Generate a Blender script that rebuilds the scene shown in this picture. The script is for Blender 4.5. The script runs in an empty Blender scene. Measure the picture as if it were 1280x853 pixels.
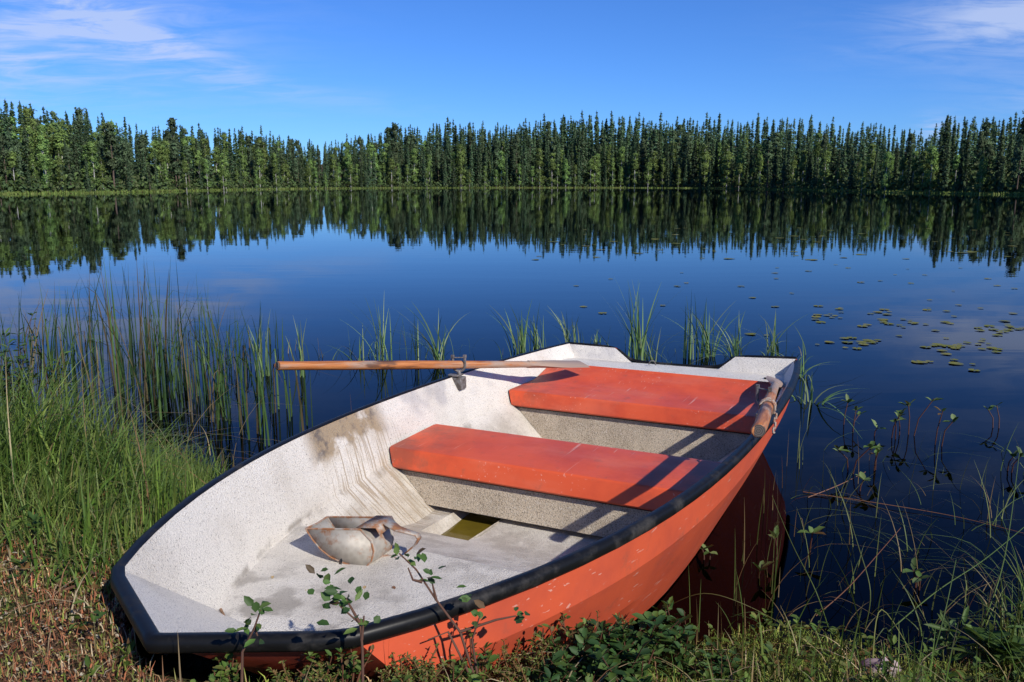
import bpy, math, random
import numpy as np
from mathutils import Vector, Matrix

# ------------------------------------------------------------------ scene, camera, light
S = bpy.context.scene
COL = S.collection
CAM_H, F_PX, Y_HOR = 1.440, 1053.0, 228.7          # eye height above the lake, focal length and horizon (photo pixels)
PITCH = math.atan((426.5 - Y_HOR) / F_PX)
cam_data = bpy.data.cameras.new('camera')
cam_data.sensor_fit = 'HORIZONTAL'; cam_data.sensor_width = 36.0
cam_data.lens = F_PX / 1280 * 36
cam_data.clip_start = 0.05; cam_data.clip_end = 6000
cam = bpy.data.objects.new('camera', cam_data); COL.objects.link(cam)
cam.location = (0, 0, CAM_H); cam.rotation_euler = (math.pi / 2 - PITCH, 0, 0)
S.camera = cam

YAW = 0.4656                                       # the boat's axis, clockwise from +Y
EX = np.array([math.sin(YAW), math.cos(YAW), 0.0]); EY = np.array([math.cos(YAW), -math.sin(YAW), 0.0])
SUN_AZ, SUN_EL = math.radians(26), math.radians(36)
sh = -math.sin(SUN_AZ) * EX + math.cos(SUN_AZ) * EY
SUN = Vector((sh[0] * math.cos(SUN_EL), sh[1] * math.cos(SUN_EL), math.sin(SUN_EL)))
sun_data = bpy.data.lights.new('sun', 'SUN'); sun_data.energy = 4.9; sun_data.angle = math.radians(0.53)
sun_data.color = (1.0, 0.94, 0.84)
sun = bpy.data.objects.new('sun', sun_data); COL.objects.link(sun)
sun.rotation_euler = SUN.to_track_quat('Z', 'Y').to_euler()
sun.location = (0, 0, 30)
S.view_settings.view_transform = 'Standard'; S.view_settings.look = 'None'
S.view_settings.exposure = 0.0; S.view_settings.gamma = 1.0; S.view_settings.use_curve_mapping = False
S.render.engine = 'CYCLES'
S.cycles.max_bounces = 8; S.cycles.transparent_max_bounces = 12
S.cycles.caustics_reflective = False; S.cycles.caustics_refractive = False
SKY_STRENGTH = 0.10


# ------------------------------------------------------------------ node helper
class NT:
    def __init__(s, nt):
        s.nt = nt
    def n(s, t, **kw):
        x = s.nt.nodes.new(t)
        for k, v in kw.items():
            setattr(x, k, v)
        return x
    def put(s, sock, v):
        if hasattr(v, 'links') or isinstance(v, bpy.types.NodeSocket):
            s.nt.links.new(v, sock)
        elif isinstance(v, (tuple, list)) and sock.type == 'RGBA' and len(v) == 3:
            sock.default_value = (*v, 1)
        else:
            sock.default_value = v
    def math(s, op, a, b=0.0, c=0.0, clamp=False):
        x = s.n('ShaderNodeMath', operation=op); x.use_clamp = clamp
        for i, v in enumerate((a, b, c)):
            s.put(x.inputs[i], v)
        return x.outputs[0]
    def vmath(s, op, a, b=(0, 0, 0), out=0):
        x = s.n('ShaderNodeVectorMath', operation=op)
        s.put(x.inputs[0], a); s.put(x.inputs[1], b)
        return x.outputs[out]
    def noise(s, vec, scale, detail=3, rough=0.55, dist=0.0):
        x = s.n('ShaderNodeTexNoise')
        if vec is not None: s.put(x.inputs['Vector'], vec)
        x.inputs['Scale'].default_value = scale; x.inputs['Detail'].default_value = detail
        x.inputs['Roughness'].default_value = rough; x.inputs['Distortion'].default_value = dist
        return x.outputs['Fac']
    def voro(s, vec, scale, feature='F1', rand=1.0):
        x = s.n('ShaderNodeTexVoronoi', feature=feature)
        if vec is not None: s.put(x.inputs['Vector'], vec)
        x.inputs['Scale'].default_value = scale; x.inputs['Randomness'].default_value = rand
        return x.outputs['Distance']
    def smooth(s, v, a, b, lo=0.0, hi=1.0):
        x = s.n('ShaderNodeMapRange', interpolation_type='SMOOTHSTEP')
        for i, q in enumerate((v, a, b, lo, hi)):
            s.put(x.inputs[i], q)
        return x.outputs[0]
    def ramp(s, f, stops):
        x = s.n('ShaderNodeValToRGB'); el = x.color_ramp.elements
        while len(el) < len(stops): el.new(0.5)
        for e, (p, c) in zip(el, stops):
            e.position = p; e.color = (*c, 1) if len(c) == 3 else c
        s.put(x.inputs[0], f)
        return x.outputs[0]
    def mix(s, f, a, b, mode='MIX'):
        x = s.n('ShaderNodeMix', data_type='RGBA', blend_type=mode)
        s.put(x.inputs[0], f); s.put(x.inputs[6], a); s.put(x.inputs[7], b)
        return x.outputs[2]
    def scale(s, vec, sc):
        return s.vmath('MULTIPLY', vec, sc)
    def sep(s, vec):
        x = s.n('ShaderNodeSeparateXYZ'); s.put(x.inputs[0], vec); return x.outputs
    def obj(s):
        return s.n('ShaderNodeTexCoord').outputs['Object']
    def bump(s, h, strength=0.5, dist=0.01, normal=None):
        x = s.n('ShaderNodeBump'); s.put(x.inputs['Height'], h)
        x.inputs['Strength'].default_value = strength; x.inputs['Distance'].default_value = dist
        if normal is not None: s.put(x.inputs['Normal'], normal)
        return x.outputs[0]


def material(name):
    m = bpy.data.materials.new(name); m.use_nodes = True
    m.node_tree.nodes.clear()
    N = NT(m.node_tree)
    out = N.n('ShaderNodeOutputMaterial')
    return m, N, out


def principled(N, out, color, rough=0.5, bump=None, metallic=0.0, spec=0.5):
    p = N.n('ShaderNodeBsdfPrincipled')
    N.put(p.inputs['Base Color'], color); N.put(p.inputs['Roughness'], rough)
    N.put(p.inputs['Metallic'], metallic); N.put(p.inputs['Specular IOR Level'], spec)
    if bump is not None: N.put(p.inputs['Normal'], bump)
    N.nt.links.new(p.outputs[0], out.inputs[0])
    return p


# ------------------------------------------------------------------ world: sky with cirrus
world = bpy.data.worlds.new('World'); S.world = world; world.use_nodes = True
world.node_tree.nodes.clear()
N = NT(world.node_tree)
wout = N.n('ShaderNodeOutputWorld'); bg = N.n('ShaderNodeBackground')
sky = N.n('ShaderNodeTexSky', sky_type='NISHITA')
sky.sun_disc = False; sky.sun_elevation = SUN_EL; sky.sun_rotation = math.atan2(SUN.x, SUN.y)
sky.altitude = 300; sky.air_density = 0.9; sky.dust_density = 0.1; sky.ozone_density = 3.0
dirv = N.n('ShaderNodeTexCoord').outputs['Generated']
clear = N.mix(1.0, sky.outputs[0], (.385, .735, 1.36), 'MULTIPLY')
dx, dy, dz = N.sep(dirv)
den = N.math('ADD', N.math('MAXIMUM', dz, 0.0), 0.10)
cx, cy = N.math('DIVIDE', dx, den), N.math('DIVIDE', dy, den)
cmb = N.n('ShaderNodeCombineXYZ'); N.put(cmb.inputs[0], cx); N.put(cmb.inputs[1], cy)
pl = cmb.outputs[0]
wisp = N.noise(N.scale(pl, (1.0, 1.7, 1.0)), 2.6, 7, 0.62, .6)
soft = N.noise(N.scale(pl, (0.7, 1.0, 1.0)), 1.0, 3, 0.5, 0.3)
def blob(x0, z0, sx, sz, rot=0.0):                  # soft patch around a direction (tan azimuth, elevation)
    az = N.math('DIVIDE', dx, N.math('MAXIMUM', dy, 0.05)); el = N.math('DIVIDE', dz, N.math('MAXIMUM', dy, 0.05))
    a = N.math('SUBTRACT', az, x0); b = N.math('SUBTRACT', el, z0)
    c, s_ = math.cos(rot), math.sin(rot)
    p = N.math('ADD', N.math('MULTIPLY', a, c / sx), N.math('MULTIPLY', b, s_ / sx))
    q = N.math('ADD', N.math('MULTIPLY', a, -s_ / sz), N.math('MULTIPLY', b, c / sz))
    r2 = N.math('ADD', N.math('MULTIPLY', p, p), N.math('MULTIPLY', q, q))
    return N.math('POWER', 2.718, N.math('MULTIPLY', r2, -1.0))
def total(*v):
    t = v[0]
    for w in v[1:]: t = N.math('ADD', t, w)
    return t
cover = total(N.math('MULTIPLY', blob(-0.58, 0.160, 0.20, 0.065), 1.25), N.math('MULTIPLY', blob(-0.43, 0.168, 0.13, 0.022, -0.38), 1.35),
              blob(-0.52, 0.26, 0.2, 0.06), N.math('MULTIPLY', blob(0.60, 0.188, 0.16, 0.040, 0.10), 1.3),
              N.math('MULTIPLY', blob(0.62, 0.10, 0.10, 0.03), 0.35),
              N.math('MULTIPLY', blob(-0.22, 0.10, 0.12, 0.012, -0.15), 0.28),
              N.math('MULTIPLY', blob(-0.55, 0.40, 0.3, 0.12), 0.6), N.math('MULTIPLY', blob(0.5, 0.34, 0.3, 0.08), 0.5),
              N.math('MULTIPLY', blob(0.49, 0.062, 0.022, 0.014), 1.0))
dens = N.math('MULTIPLY', cover, N.smooth(N.math('ADD', N.math('MULTIPLY', wisp, 0.65), N.math('MULTIPLY', soft, 0.35)), 0.36, 0.66), clamp=True)
skyc = N.mix(N.math('MULTIPLY', dens, 0.72), clear, (5.6, 6.6, 9.3))
N.put(bg.inputs['Color'], skyc); bg.inputs['Strength'].default_value = SKY_STRENGTH
N.nt.links.new(bg.outputs[0], wout.inputs[0])


# ------------------------------------------------------------------ helpers
rng = np.random.default_rng(7)


def P(px, py, z=0.0):
    """the place at height z seen at a pixel of the photograph"""
    x = (px - 640) / F_PX; y = -(py - 426.5) / F_PX
    d = np.array([x, math.cos(PITCH) + y * math.sin(PITCH), -math.sin(PITCH) + y * math.cos(PITCH)])
    return np.array([0, 0, CAM_H]) + d * (z - CAM_H) / d[2]


def tag(o, label=None, cat=None, group=None, kind=None):
    if label: o['label'] = label
    if cat: o['category'] = cat
    if group: o['group'] = group
    if kind: o['kind'] = kind
    return o


def empty(name, loc=(0, 0, 0), rz=0.0):
    o = bpy.data.objects.new(name, None); COL.objects.link(o)
    o.location = loc; o.rotation_euler = (0, 0, rz); o.empty_display_size = 0.1
    return o


def mesh_obj(name, V, F, mat, parent=None, col=None, smooth=False, sharp=None, loc=None):
    V = np.asarray(V, np.float32).reshape(-1, 3)
    me = bpy.data.meshes.new(name)
    if isinstance(F, np.ndarray) and F.ndim == 2:
        k = F.shape[1]; n = len(F)
        me.vertices.add(len(V)); me.vertices.foreach_set('co', V.ravel())
        me.loops.add(n * k); me.loops.foreach_set('vertex_index', F.astype(np.int32).ravel())
        me.polygons.add(n)
        me.polygons.foreach_set('loop_start', np.arange(0, n * k, k, dtype=np.int32))
        me.update(calc_edges=True)
    else:
        me.from_pydata([tuple(map(float, v)) for v in V], [], [tuple(map(int, f)) for f in F]); me.update()
    me.validate()
    if col is not None:
        a = me.color_attributes.new('col', 'FLOAT_COLOR', 'POINT')
        c = np.ones((len(V), 4), np.float32); c[:, :3] = col
        a.data.foreach_set('color', c.ravel())
    for m in (mat if isinstance(mat, (list, tuple)) else [mat]):
        me.materials.append(m)
    if smooth:
        me.polygons.foreach_set('use_smooth', np.ones(len(me.polygons), bool))
        if sharp: me.set_sharp_from_angle(angle=math.radians(sharp))
    o = bpy.data.objects.new(name, me); COL.objects.link(o)
    if parent is not None: o.parent = parent
    if loc is not None: o.location = loc
    return o


class MB:
    """collects pieces into one mesh"""
    def __init__(s): s.V = []; s.F = []
    def add(s, V, F):
        b = len(s.V); s.V += [tuple(v) for v in V]; s.F += [tuple(i + b for i in f) for f in F]; return s
    def tube(s, pts, radii, n=10, cap=True):
        pts = [Vector(p) for p in pts]; V = []; F = []
        if not hasattr(radii, '__len__'): radii = [radii] * len(pts)
        up = None
        for i, p in enumerate(pts):
            d = (pts[min(i + 1, len(pts) - 1)] - pts[max(i - 1, 0)]).normalized()
            if up is None:
                up = Vector((0, 0, 1)) if abs(d.z) < 0.9 else Vector((1, 0, 0))
            a = d.cross(up).normalized(); b = a.cross(d).normalized(); up = b
            for k in range(n):
                t = 2 * math.pi * k / n
                V.append(p + (a * math.cos(t) + b * math.sin(t)) * radii[i])
        for i in range(len(pts) - 1):
            for k in range(n):
                F.append((i * n + k, i * n + (k + 1) % n, (i + 1) * n + (k + 1) % n, (i + 1) * n + k))
        if cap:
            F.append(tuple(range(n - 1, -1, -1))); F.append(tuple((len(pts) - 1) * n + k for k in range(n)))
        return s.add(V, F)
    def box(s, c, size, rot=None):
        V = []
        for x in (-.5, .5):
            for y in (-.5, .5):
                for z in (-.5, .5):
                    v = Vector((x * size[0], y * size[1], z * size[2]))
                    if rot is not None: v = rot @ v
                    V.append(v + Vector(c))
        return s.add(V, [(0, 1, 3, 2), (4, 6, 7, 5), (0, 4, 5, 1), (2, 3, 7, 6), (0, 2, 6, 4), (1, 5, 7, 3)])
    def strip(s, rows):
        """grid through rows of equal length"""
        n = len(rows[0]); V = [p for r in rows for p in r]
        F = [(i * n + j, i * n + j + 1, (i + 1) * n + j + 1, (i + 1) * n + j) for i in range(len(rows) - 1) for j in range(n - 1)]
        return s.add(V, F)
    def build(s, name, mat, parent=None, smooth=True, sharp=35, bevel=None):
        o = mesh_obj(name, s.V, s.F, mat, parent, smooth=smooth, sharp=sharp)
        if bevel:
            b = o.modifiers.new('bevel', 'BEVEL'); b.width = bevel; b.segments = 2; b.limit_method = 'ANGLE'
            b.angle_limit = math.radians(30)
        return o


class Foliage:
    """arrays of blades and leaves with a colour per vertex (the leaf's own colour)"""
    def __init__(s): s.V = []; s.F = []; s.C = []; s.n = 0
    def _push(s, V, F, C):
        s.V.append(V.reshape(-1, 3)); s.F.append(F.reshape(-1, 4) + s.n); s.C.append(C.reshape(-1, 3)); s.n += len(s.V[-1])
    def blades(s, root, h, az, lean, width, color, K=5, side=None, bent=None, tip=None, rng=rng, clear_boat=False):
        root = np.asarray(root, float); n = len(root)
        h, az, lean, width = [np.broadcast_to(np.asarray(q, float), (n,)) for q in (h, az, lean, width)]
        color = np.broadcast_to(np.asarray(color, float), (n, 3))
        if clear_boat:
            q = h * lean; tx, ty = root[:, 0] + np.cos(az) * q, root[:, 1] + np.sin(az) * q
            lean = np.where(in_boat(tx, ty, .03) | in_boat((tx + root[:, 0]) / 2, (ty + root[:, 1]) / 2, .02), .06, lean)
        t = np.linspace(0, 1, K + 1)[None, :]
        L = lean[:, None]
        out = h[:, None] * L * t ** 2 * 0.95
        z = h[:, None] * (t - np.clip(0.45 * L ** 2, 0, 0.75) * t ** 2.4)
        if bent is not None:
            tb = bent[:, None]; over = np.clip(t - tb, 0, 1)
            out = out + over * h[:, None] * 0.85; z = z - over * h[:, None] * 1.35
        d = np.stack([np.cos(az), np.sin(az)], -1)[:, None, :]
        ctr = np.concatenate([root[:, None, :2] + d * out[..., None], (root[:, None, 2] + z)[..., None]], -1)
        sa = (az + np.pi / 2 + rng.normal(0, 0.5, n)) if side is None else side
        sv = np.stack([np.cos(sa), np.sin(sa), np.zeros(n)], -1)[:, None, :] * (width[:, None] * (1 - 0.93 * t ** 2.2) * 0.5)[..., None]
        V = np.stack([ctr - sv, ctr + sv], 2)             # n, K+1, 2, 3
        base = (np.arange(n) * (K + 1) * 2)[:, None]; k = (np.arange(K) * 2)[None, :]
        F = np.stack([base + k, base + k + 1, base + k + 3, base + k + 2], -1)
        C = np.broadcast_to(color[:, None, None, :], V.shape).copy()
        if tip is not None:
            f = (t ** 2.5)[..., None, None]; C = C * (1 - f) + np.asarray(tip)[None, None, None, :] * f
        s._push(V, F, C); return s
    def leaves(s, base, direc, normal, length, width, color, fold=0.25):
        """six-point leaf: two quads either side of the midrib"""
        base = np.asarray(base, float); n = len(base)
        d = direc / np.linalg.norm(direc, axis=1, keepdims=True)
        sd = np.cross(d, normal); sd /= np.linalg.norm(sd, axis=1, keepdims=True) + 1e-9
        up = np.cross(sd, d)
        l = np.broadcast_to(np.asarray(length, float), (n,))[:, None]; w = np.broadcast_to(np.asarray(width, float), (n,))[:, None] * .5
        m1 = base + d * l * .33; m2 = base + d * l * .72; tipp = base + d * l - up * l * .08
        r1 = m1 + sd * w + up * w * fold; r2 = m2 + sd * w * .82 + up * w * fold
        l1 = m1 - sd * w + up * w * fold; l2 = m2 - sd * w * .82 + up * w * fold
        V = np.stack([base, r1, r2, tipp, l2, l1, m1, m2], 1)
        b = (np.arange(n) * 8)[:, None, None]
        q = np.array([[0, 1, 2, 7], [0, 7, 4, 5], [7, 2, 3, 4]])[None]
        q = np.array([[0, 1, 2, 3], [0, 3, 4, 5]])[None]
        V = np.stack([base, r1, r2, tipp, l2, l1], 1); b = (np.arange(n) * 6)[:, None, None]
        C = np.broadcast_to(np.broadcast_to(np.asarray(color, float), (n, 3))[:, None, :], V.shape)
        s._push(V, b + q, C.copy()); return s
    def quads(s, c, a, b, color):
        V = np.stack([c - a - b, c + a - b * .6, c + a * 1.1 + b * .6, c - a + b], 1)
        F = np.arange(len(c))[:, None] * 4 + np.arange(4)[None]
        C = np.broadcast_to(np.asarray(color, float)[:, None, :], V.shape); s._push(V, F, C.copy()); return s
    def tube(s, pts, radii, color, n=5):
        m = MB().tube(pts, radii, n, cap=False)
        V = np.array(m.V, float); F = np.array(m.F); s._push(V, F, np.broadcast_to(np.asarray(color, float), V.shape).copy()); return s
    def arrays(s):
        return np.concatenate(s.V), np.concatenate(s.F), np.concatenate(s.C)
    def build(s, name, mat, parent=None, smooth=False, loc=None):
        V, F, C = s.arrays()
        if loc is not None: V = V - np.asarray(loc)
        return mesh_obj(name, V, F, mat, parent, col=C, smooth=smooth, loc=loc)


def soften(V, F, ax=(0., 0.)):
    """turn each spray outward from its trunk; return faces and rounded crown normals"""
    c = V[F].mean(1); out = np.stack([c[:, 0] - ax[0], c[:, 1] - ax[1], np.zeros(len(c))], -1); out = out / (np.linalg.norm(out, axis=1, keepdims=True) + 1e-6) + [0, 0, .45]
    g = np.cross(V[F[:, 1]] - V[F[:, 0]], V[F[:, 2]] - V[F[:, 0]])
    flip = (g * out).sum(1) < 0; F = F.copy(); F[flip] = F[flip][:, ::-1]
    g = np.where(flip[:, None], -g, g); g = g / (np.linalg.norm(g, axis=1, keepdims=True) + 1e-9)
    nf = out / np.linalg.norm(out, axis=1, keepdims=True) * .75 + g * .45
    nv = np.zeros_like(V); nv[F.ravel()] = np.repeat(nf, 4, 0)
    return F, nv / (np.linalg.norm(nv, axis=1, keepdims=True) + 1e-9)


def unit(v): return v / (np.linalg.norm(v, axis=-1, keepdims=True) + 1e-9)


def jit(c, n, s=0.2, r=rng):
    c = np.asarray(c, float)
    k = np.clip(1 + r.normal(0, s, (n, 1)), .4, 1.9)
    return np.clip(c[None] * k * (1 + r.normal(0, s * .35, (n, 3))), .003, .9)


def pick(r, pal, n, p=None, s=.2):
    pal = np.asarray(pal, float); c = pal[r.choice(len(pal), n, p=p)]
    return np.clip(c * np.clip(1 + r.normal(0, s, (n, 1)), .4, 1.8), .003, .9)


# ------------------------------------------------------------------ materials
def leaf_material(name, rough=0.55, trans=0.3, var=0.0, spec=0.35):
    m, N, out = material(name)
    a = N.n('ShaderNodeVertexColor', layer_name='col').outputs[0]
    if var:
        r = N.n('ShaderNodeObjectInfo').outputs['Random']
        h = N.n('ShaderNodeHueSaturation'); N.put(h.inputs['Color'], a)
        N.put(h.inputs['Hue'], N.math('ADD', 0.5 - 0.02, N.math('MULTIPLY', r, 0.035)))
        N.put(h.inputs['Value'], N.math('ADD', 1 - var, N.math('MULTIPLY', r, 2 * var)))
        a = h.outputs[0]
    p = N.n('ShaderNodeBsdfPrincipled'); N.put(p.inputs['Base Color'], a); p.inputs['Roughness'].default_value = rough
    p.inputs['Specular IOR Level'].default_value = spec
    t = N.n('ShaderNodeBsdfTranslucent'); N.put(t.inputs[0], N.mix(0.5, a, (.10, .16, .02)))
    x = N.n('ShaderNodeMixShader'); x.inputs[0].default_value = trans
    N.nt.links.new(p.outputs[0], x.inputs[1]); N.nt.links.new(t.outputs[0], x.inputs[2]); N.nt.links.new(x.outputs[0], out.inputs[0])
    return m


M_LEAF = leaf_material('leaf')
M_TREE = leaf_material('needles', 0.7, 0.2, 0.28, 0.15)
M_LITTER = leaf_material('litter', 0.8, 0.1, 0, 0.1)


def bark(name, a, b, sc):
    m, N, out = material(name); v = N.obj()
    f = N.noise(N.scale(v, (1, 1, .3)), sc, 4, .7)
    principled(N, out, N.ramp(f, [(.35, a), (.65, b)]), .85, N.bump(f, .5, .02)); return m


M_BARK = bark('bark', (.05, .035, .028), (.17, .12, .09), 6)
M_BIRCH = bark('birch_bark', (.10, .09, .08), (.72, .70, .66), 3.0)


def speckle(N, v, base, dark, amount, scale=170.):
    s = N.noise(v, scale, 1, .5)
    s2 = N.noise(v, scale * 1.9, 1, .5)
    k = N.math('MAXIMUM', N.smooth(s, .60 - amount, .74 - amount), N.smooth(s2, .63 - amount, .76 - amount))
    return N.mix(N.math('MULTIPLY', k, .8), base, dark), s


def m_liner():
    m, N, out = material('speckled_gelcoat'); v = N.obj(); x, y, z = N.sep(v)
    big = N.noise(v, 3.0, 5, .6); fine = N.noise(v, 26, 4, .6)
    base = N.mix(N.smooth(big, .42, .7), (.88, .83, .745), (.74, .685, .60))
    # walked-on floor: dirt low down in the boat
    low = N.smooth(z, .285, .20); dirt = N.math('MULTIPLY', low, N.smooth(N.noise(v, 5.5, 6, .7), .42, .62))
    base = N.mix(N.math('MULTIPLY', dirt, .55), base, (.36, .31, .25))
    base = N.mix(N.math('MULTIPLY', low, .22), base, (.50, .43, .33))
    # dirt caught along the crease between floor and side
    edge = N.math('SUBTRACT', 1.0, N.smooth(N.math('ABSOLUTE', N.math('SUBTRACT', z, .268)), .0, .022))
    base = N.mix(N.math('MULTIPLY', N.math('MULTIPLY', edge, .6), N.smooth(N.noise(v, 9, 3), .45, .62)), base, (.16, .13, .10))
    # brown scuffed patch on the port side and rusty runs under it
    port = N.smooth(y, .3, .45)
    u1 = N.math('MULTIPLY', N.smooth(x, 1.22, 1.34), N.smooth(x, 1.86, 1.72))
    patch = N.math('MULTIPLY', N.math('MULTIPLY', u1, N.smooth(z, .37, .43)), port)
    pn = N.smooth(N.math('ADD', N.noise(v, 7, 5, .65), N.math('MULTIPLY', N.math('SUBTRACT', z, .45), 1.5)), .36, .54)
    base = N.mix(N.math('MULTIPLY', N.math('MULTIPLY', patch, pn), .95), base, N.mix(N.smooth(N.noise(v, 11, 4, .7), .48, .66), (.40, .29, .17), (.13, .10, .08)))
    runs = N.noise(N.scale(v, (1.0, .04, .03)), 105, 1, .5)
    rm = N.math('MULTIPLY', N.math('MULTIPLY', N.math('MULTIPLY', N.smooth(x, 1.25, 1.4), N.smooth(x, 2.0, 1.65)), N.smooth(z, .47, .40)), port)
    base = N.mix(N.math('MULTIPLY', N.math('MULTIPLY', rm, N.smooth(runs, .54, .60)), .7), base, (.36, .25, .13))
    base = N.mix(N.math('MULTIPLY', N.math('MULTIPLY', rm, N.smooth(N.noise(v, 4, 3), .4, .6)), .35), base, (.52, .43, .29))
    # grey-blue blotches along the port rim near the oarlock
    sc = N.math('MULTIPLY', N.math('MULTIPLY', port, N.smooth(z, .36, .42)), N.math('MULTIPLY', N.smooth(N.noise(v, 5, 2), .50, .66), N.smooth(x, 1.7, 1.9)))
    base = N.mix(N.math('MULTIPLY', sc, .45), base, (.33, .32, .36))
    c, s = speckle(N, v, base, (.34, .31, .27), .014, 320.)
    c, _ = speckle(N, v, c, (.20, .175, .15), -.042, 150.)
    bmp = N.bump(N.math('ADD', N.noise(v, 210, 3, .7), N.math('MULTIPLY', fine, .3)), .9, .010)
    principled(N, out, c, .6, bmp, spec=.3); return m


def m_base():
    m, N, out = material('rough_beige_gelcoat'); v = N.obj()
    b = N.mix(N.smooth(N.noise(v, 4, 5, .65), .4, .65), (.70, .59, .45), (.52, .43, .32))
    c, _ = speckle(N, v, b, (.19, .15, .11), .07, 200.)
    c = N.mix(N.math('MULTIPLY', N.smooth(N.noise(v, 150, 1), .58, .70), .6), c, (.75, .70, .62))
    principled(N, out, c, .7, N.bump(N.noise(v, 200, 3, .7), 1.0, .012)); return m


def m_red(name, a, b, scr=.5, grime=False):
    m, N, out = material(name); v = N.obj()
    c = N.mix(N.smooth(N.noise(v, 3.2, 5, .65), .38, .68), a, b)
    c = N.mix(N.math('MULTIPLY', N.smooth(N.noise(v, 11, 5, .7), .56, .74), .42), c, (.19, .09, .06))
    if grime:
        ay = N.math('ABSOLUTE', N.sep(v)[1])
        gk = N.math('MULTIPLY', N.smooth(ay, .30, .68), N.smooth(N.noise(v, 6.5, 6, .7), .40, .62))
        c = N.mix(N.math('MULTIPLY', gk, .55), c, (.13, .065, .045))
        c = N.mix(N.math('MULTIPLY', N.smooth(N.noise(N.scale(v, (3, 1, 3)), 2.1, 5, .6), .48, .68), .30), c, (.72, .20, .11))
    # pale scratches and chips
    s1 = N.noise(N.scale(v, (.8, 30.0, 34.0)), 3.2, 2, .5, .25); s2 = N.noise(v, 60, 2, .5); s3 = N.noise(v, 4.5, 2)
    k = N.math('MULTIPLY', N.smooth(s1, .665, .70), N.smooth(s3, .46, .6))
    k2 = N.math('MULTIPLY', N.smooth(s2, .82, .84), N.smooth(s3, .5, .62))
    c = N.mix(N.math('MULTIPLY', N.math('MAXIMUM', k, k2), scr), c, (.78, .62, .52))
    rgh = N.math('ADD', .36, N.math('MULTIPLY', N.noise(v, 9, 4), .25))
    principled(N, out, c, rgh, N.bump(N.noise(v, 40, 3), .12, .004), spec=.45); return m


def m_rubber():
    m, N, out = material('black_rubber'); v = N.obj()
    d = N.smooth(N.noise(v, 8, 5, .7), .5, .75)
    principled(N, out, N.mix(d, (.007, .007, .007), (.045, .041, .037)), N.math('ADD', .42, N.math('MULTIPLY', d, .3)), N.bump(N.noise(v, 30, 3), .15, .003), spec=.22); return m


def m_oar():
    m, N, out = material('weathered_oar_wood'); v = N.obj(); x = N.sep(v)[0]
    g = N.noise(N.scale(v, (1.2, 26, 26)), 4.0, 4, .6, .3)
    c = N.ramp(g, [(.3, (.17, .055, .018)), (.5, (.42, .15, .045)), (.72, (.55, .24, .085))])
    gray = N.smooth(N.math('ADD', N.noise(N.scale(v, (1.6, 8, 8)), 2.2, 4, .6), N.math('MULTIPLY', N.smooth(x, .9, 1.5), .35)), .56, .74)
    c = N.mix(N.math('MULTIPLY', gray, .8), c, (.33, .27, .22))
    blk = N.math('MULTIPLY', N.smooth(N.noise(N.scale(v, (3, 14, 14)), 2.0, 3), .52, .64), N.math('MULTIPLY', N.smooth(x, .25, .4), N.smooth(x, .75, .6)))
    c = N.mix(N.math('MULTIPLY', blk, .7), c, (.035, .03, .03))
    principled(N, out, c, .5, N.bump(g, .35, .002), spec=.35); return m


def m_endgrain():
    m, N, out = material('dark_end_grain'); v = N.obj()
    r = N.n('ShaderNodeTexWave', wave_type='RINGS', rings_direction='X'); N.put(r.inputs['Vector'], v); r.inputs['Scale'].default_value = 60; r.inputs['Distortion'].default_value = 2
    principled(N, out, N.mix(r.outputs['Fac'], (.05, .04, .035), (.16, .125, .10)), .8); return m


def m_galv(name, rust):
    m, N, out = material(name); v = N.obj()
    p = N.voro(v, 60); n = N.noise(v, 14, 5, .65); f = N.noise(v, 70, 3)
    c = N.mix(p, (.34, .315, .275), (.46, .425, .37))
    c = N.mix(N.math('MULTIPLY', N.smooth(n, .5, .66), .5), c, (.30, .29, .28))
    if rust:
        x, y, z = N.sep(v)
        k = N.smooth(N.math('ADD', N.noise(v, 18, 5, .7), rust), .50, .70)
        c = N.mix(k, c, N.mix(f, (.17, .06, .022), (.36, .17, .075)))
        met = N.math('MULTIPLY', N.math('SUBTRACT', 1.0, k), .35)
    else:
        k = N.smooth(N.noise(v, 9, 5, .7), .44, .62); c = N.mix(N.math('MULTIPLY', k, .75), c, (.24, .125, .06)); met = .12
    principled(N, out, c, .65, N.bump(n, .2, .003), metallic=met); return m


def m_plain(name, c, rough=.6, c2=None, sc=20., metallic=0):
    m, N, out = material(name); v = N.obj()
    n = N.noise(v, sc, 4, .6)
    principled(N, out, N.mix(N.smooth(n, .4, .65), c, c2 or tuple(q * .6 for q in c)), rough, N.bump(n, .2, .003), metallic=metallic); return m


def m_water():
    m, N, out = material('lake_water'); v = N.obj()
    g = N.n('ShaderNodeBsdfGlossy'); g.inputs['Roughness'].default_value = 0.012
    rip = N.math('ADD', N.noise(N.scale(v, (.45, 1.6, 1)), 1.2, 3, .5), N.math('MULTIPLY', N.noise(N.scale(v, (.35, 1.4, 1)), .22, 2, .5), 2.5))
    bp = N.bump(rip, .05, .02)
    N.put(g.inputs['Normal'], bp); g.inputs['Color'].default_value = (.92, .95, 1, 1)
    t = N.n('ShaderNodeBsdfTransparent'); t.inputs[0].default_value = (.055, .036, .020, 1)
    fr = N.n('ShaderNodeFresnel'); fr.inputs['IOR'].default_value = 1.14; N.put(fr.inputs['Normal'], bp)
    x = N.n('ShaderNodeMixShader'); N.put(x.inputs[0], fr.outputs[0])
    N.nt.links.new(t.outputs[0], x.inputs[1]); N.nt.links.new(g.outputs[0], x.inputs[2]); N.nt.links.new(x.outputs[0], out.inputs[0])
    return m


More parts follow.
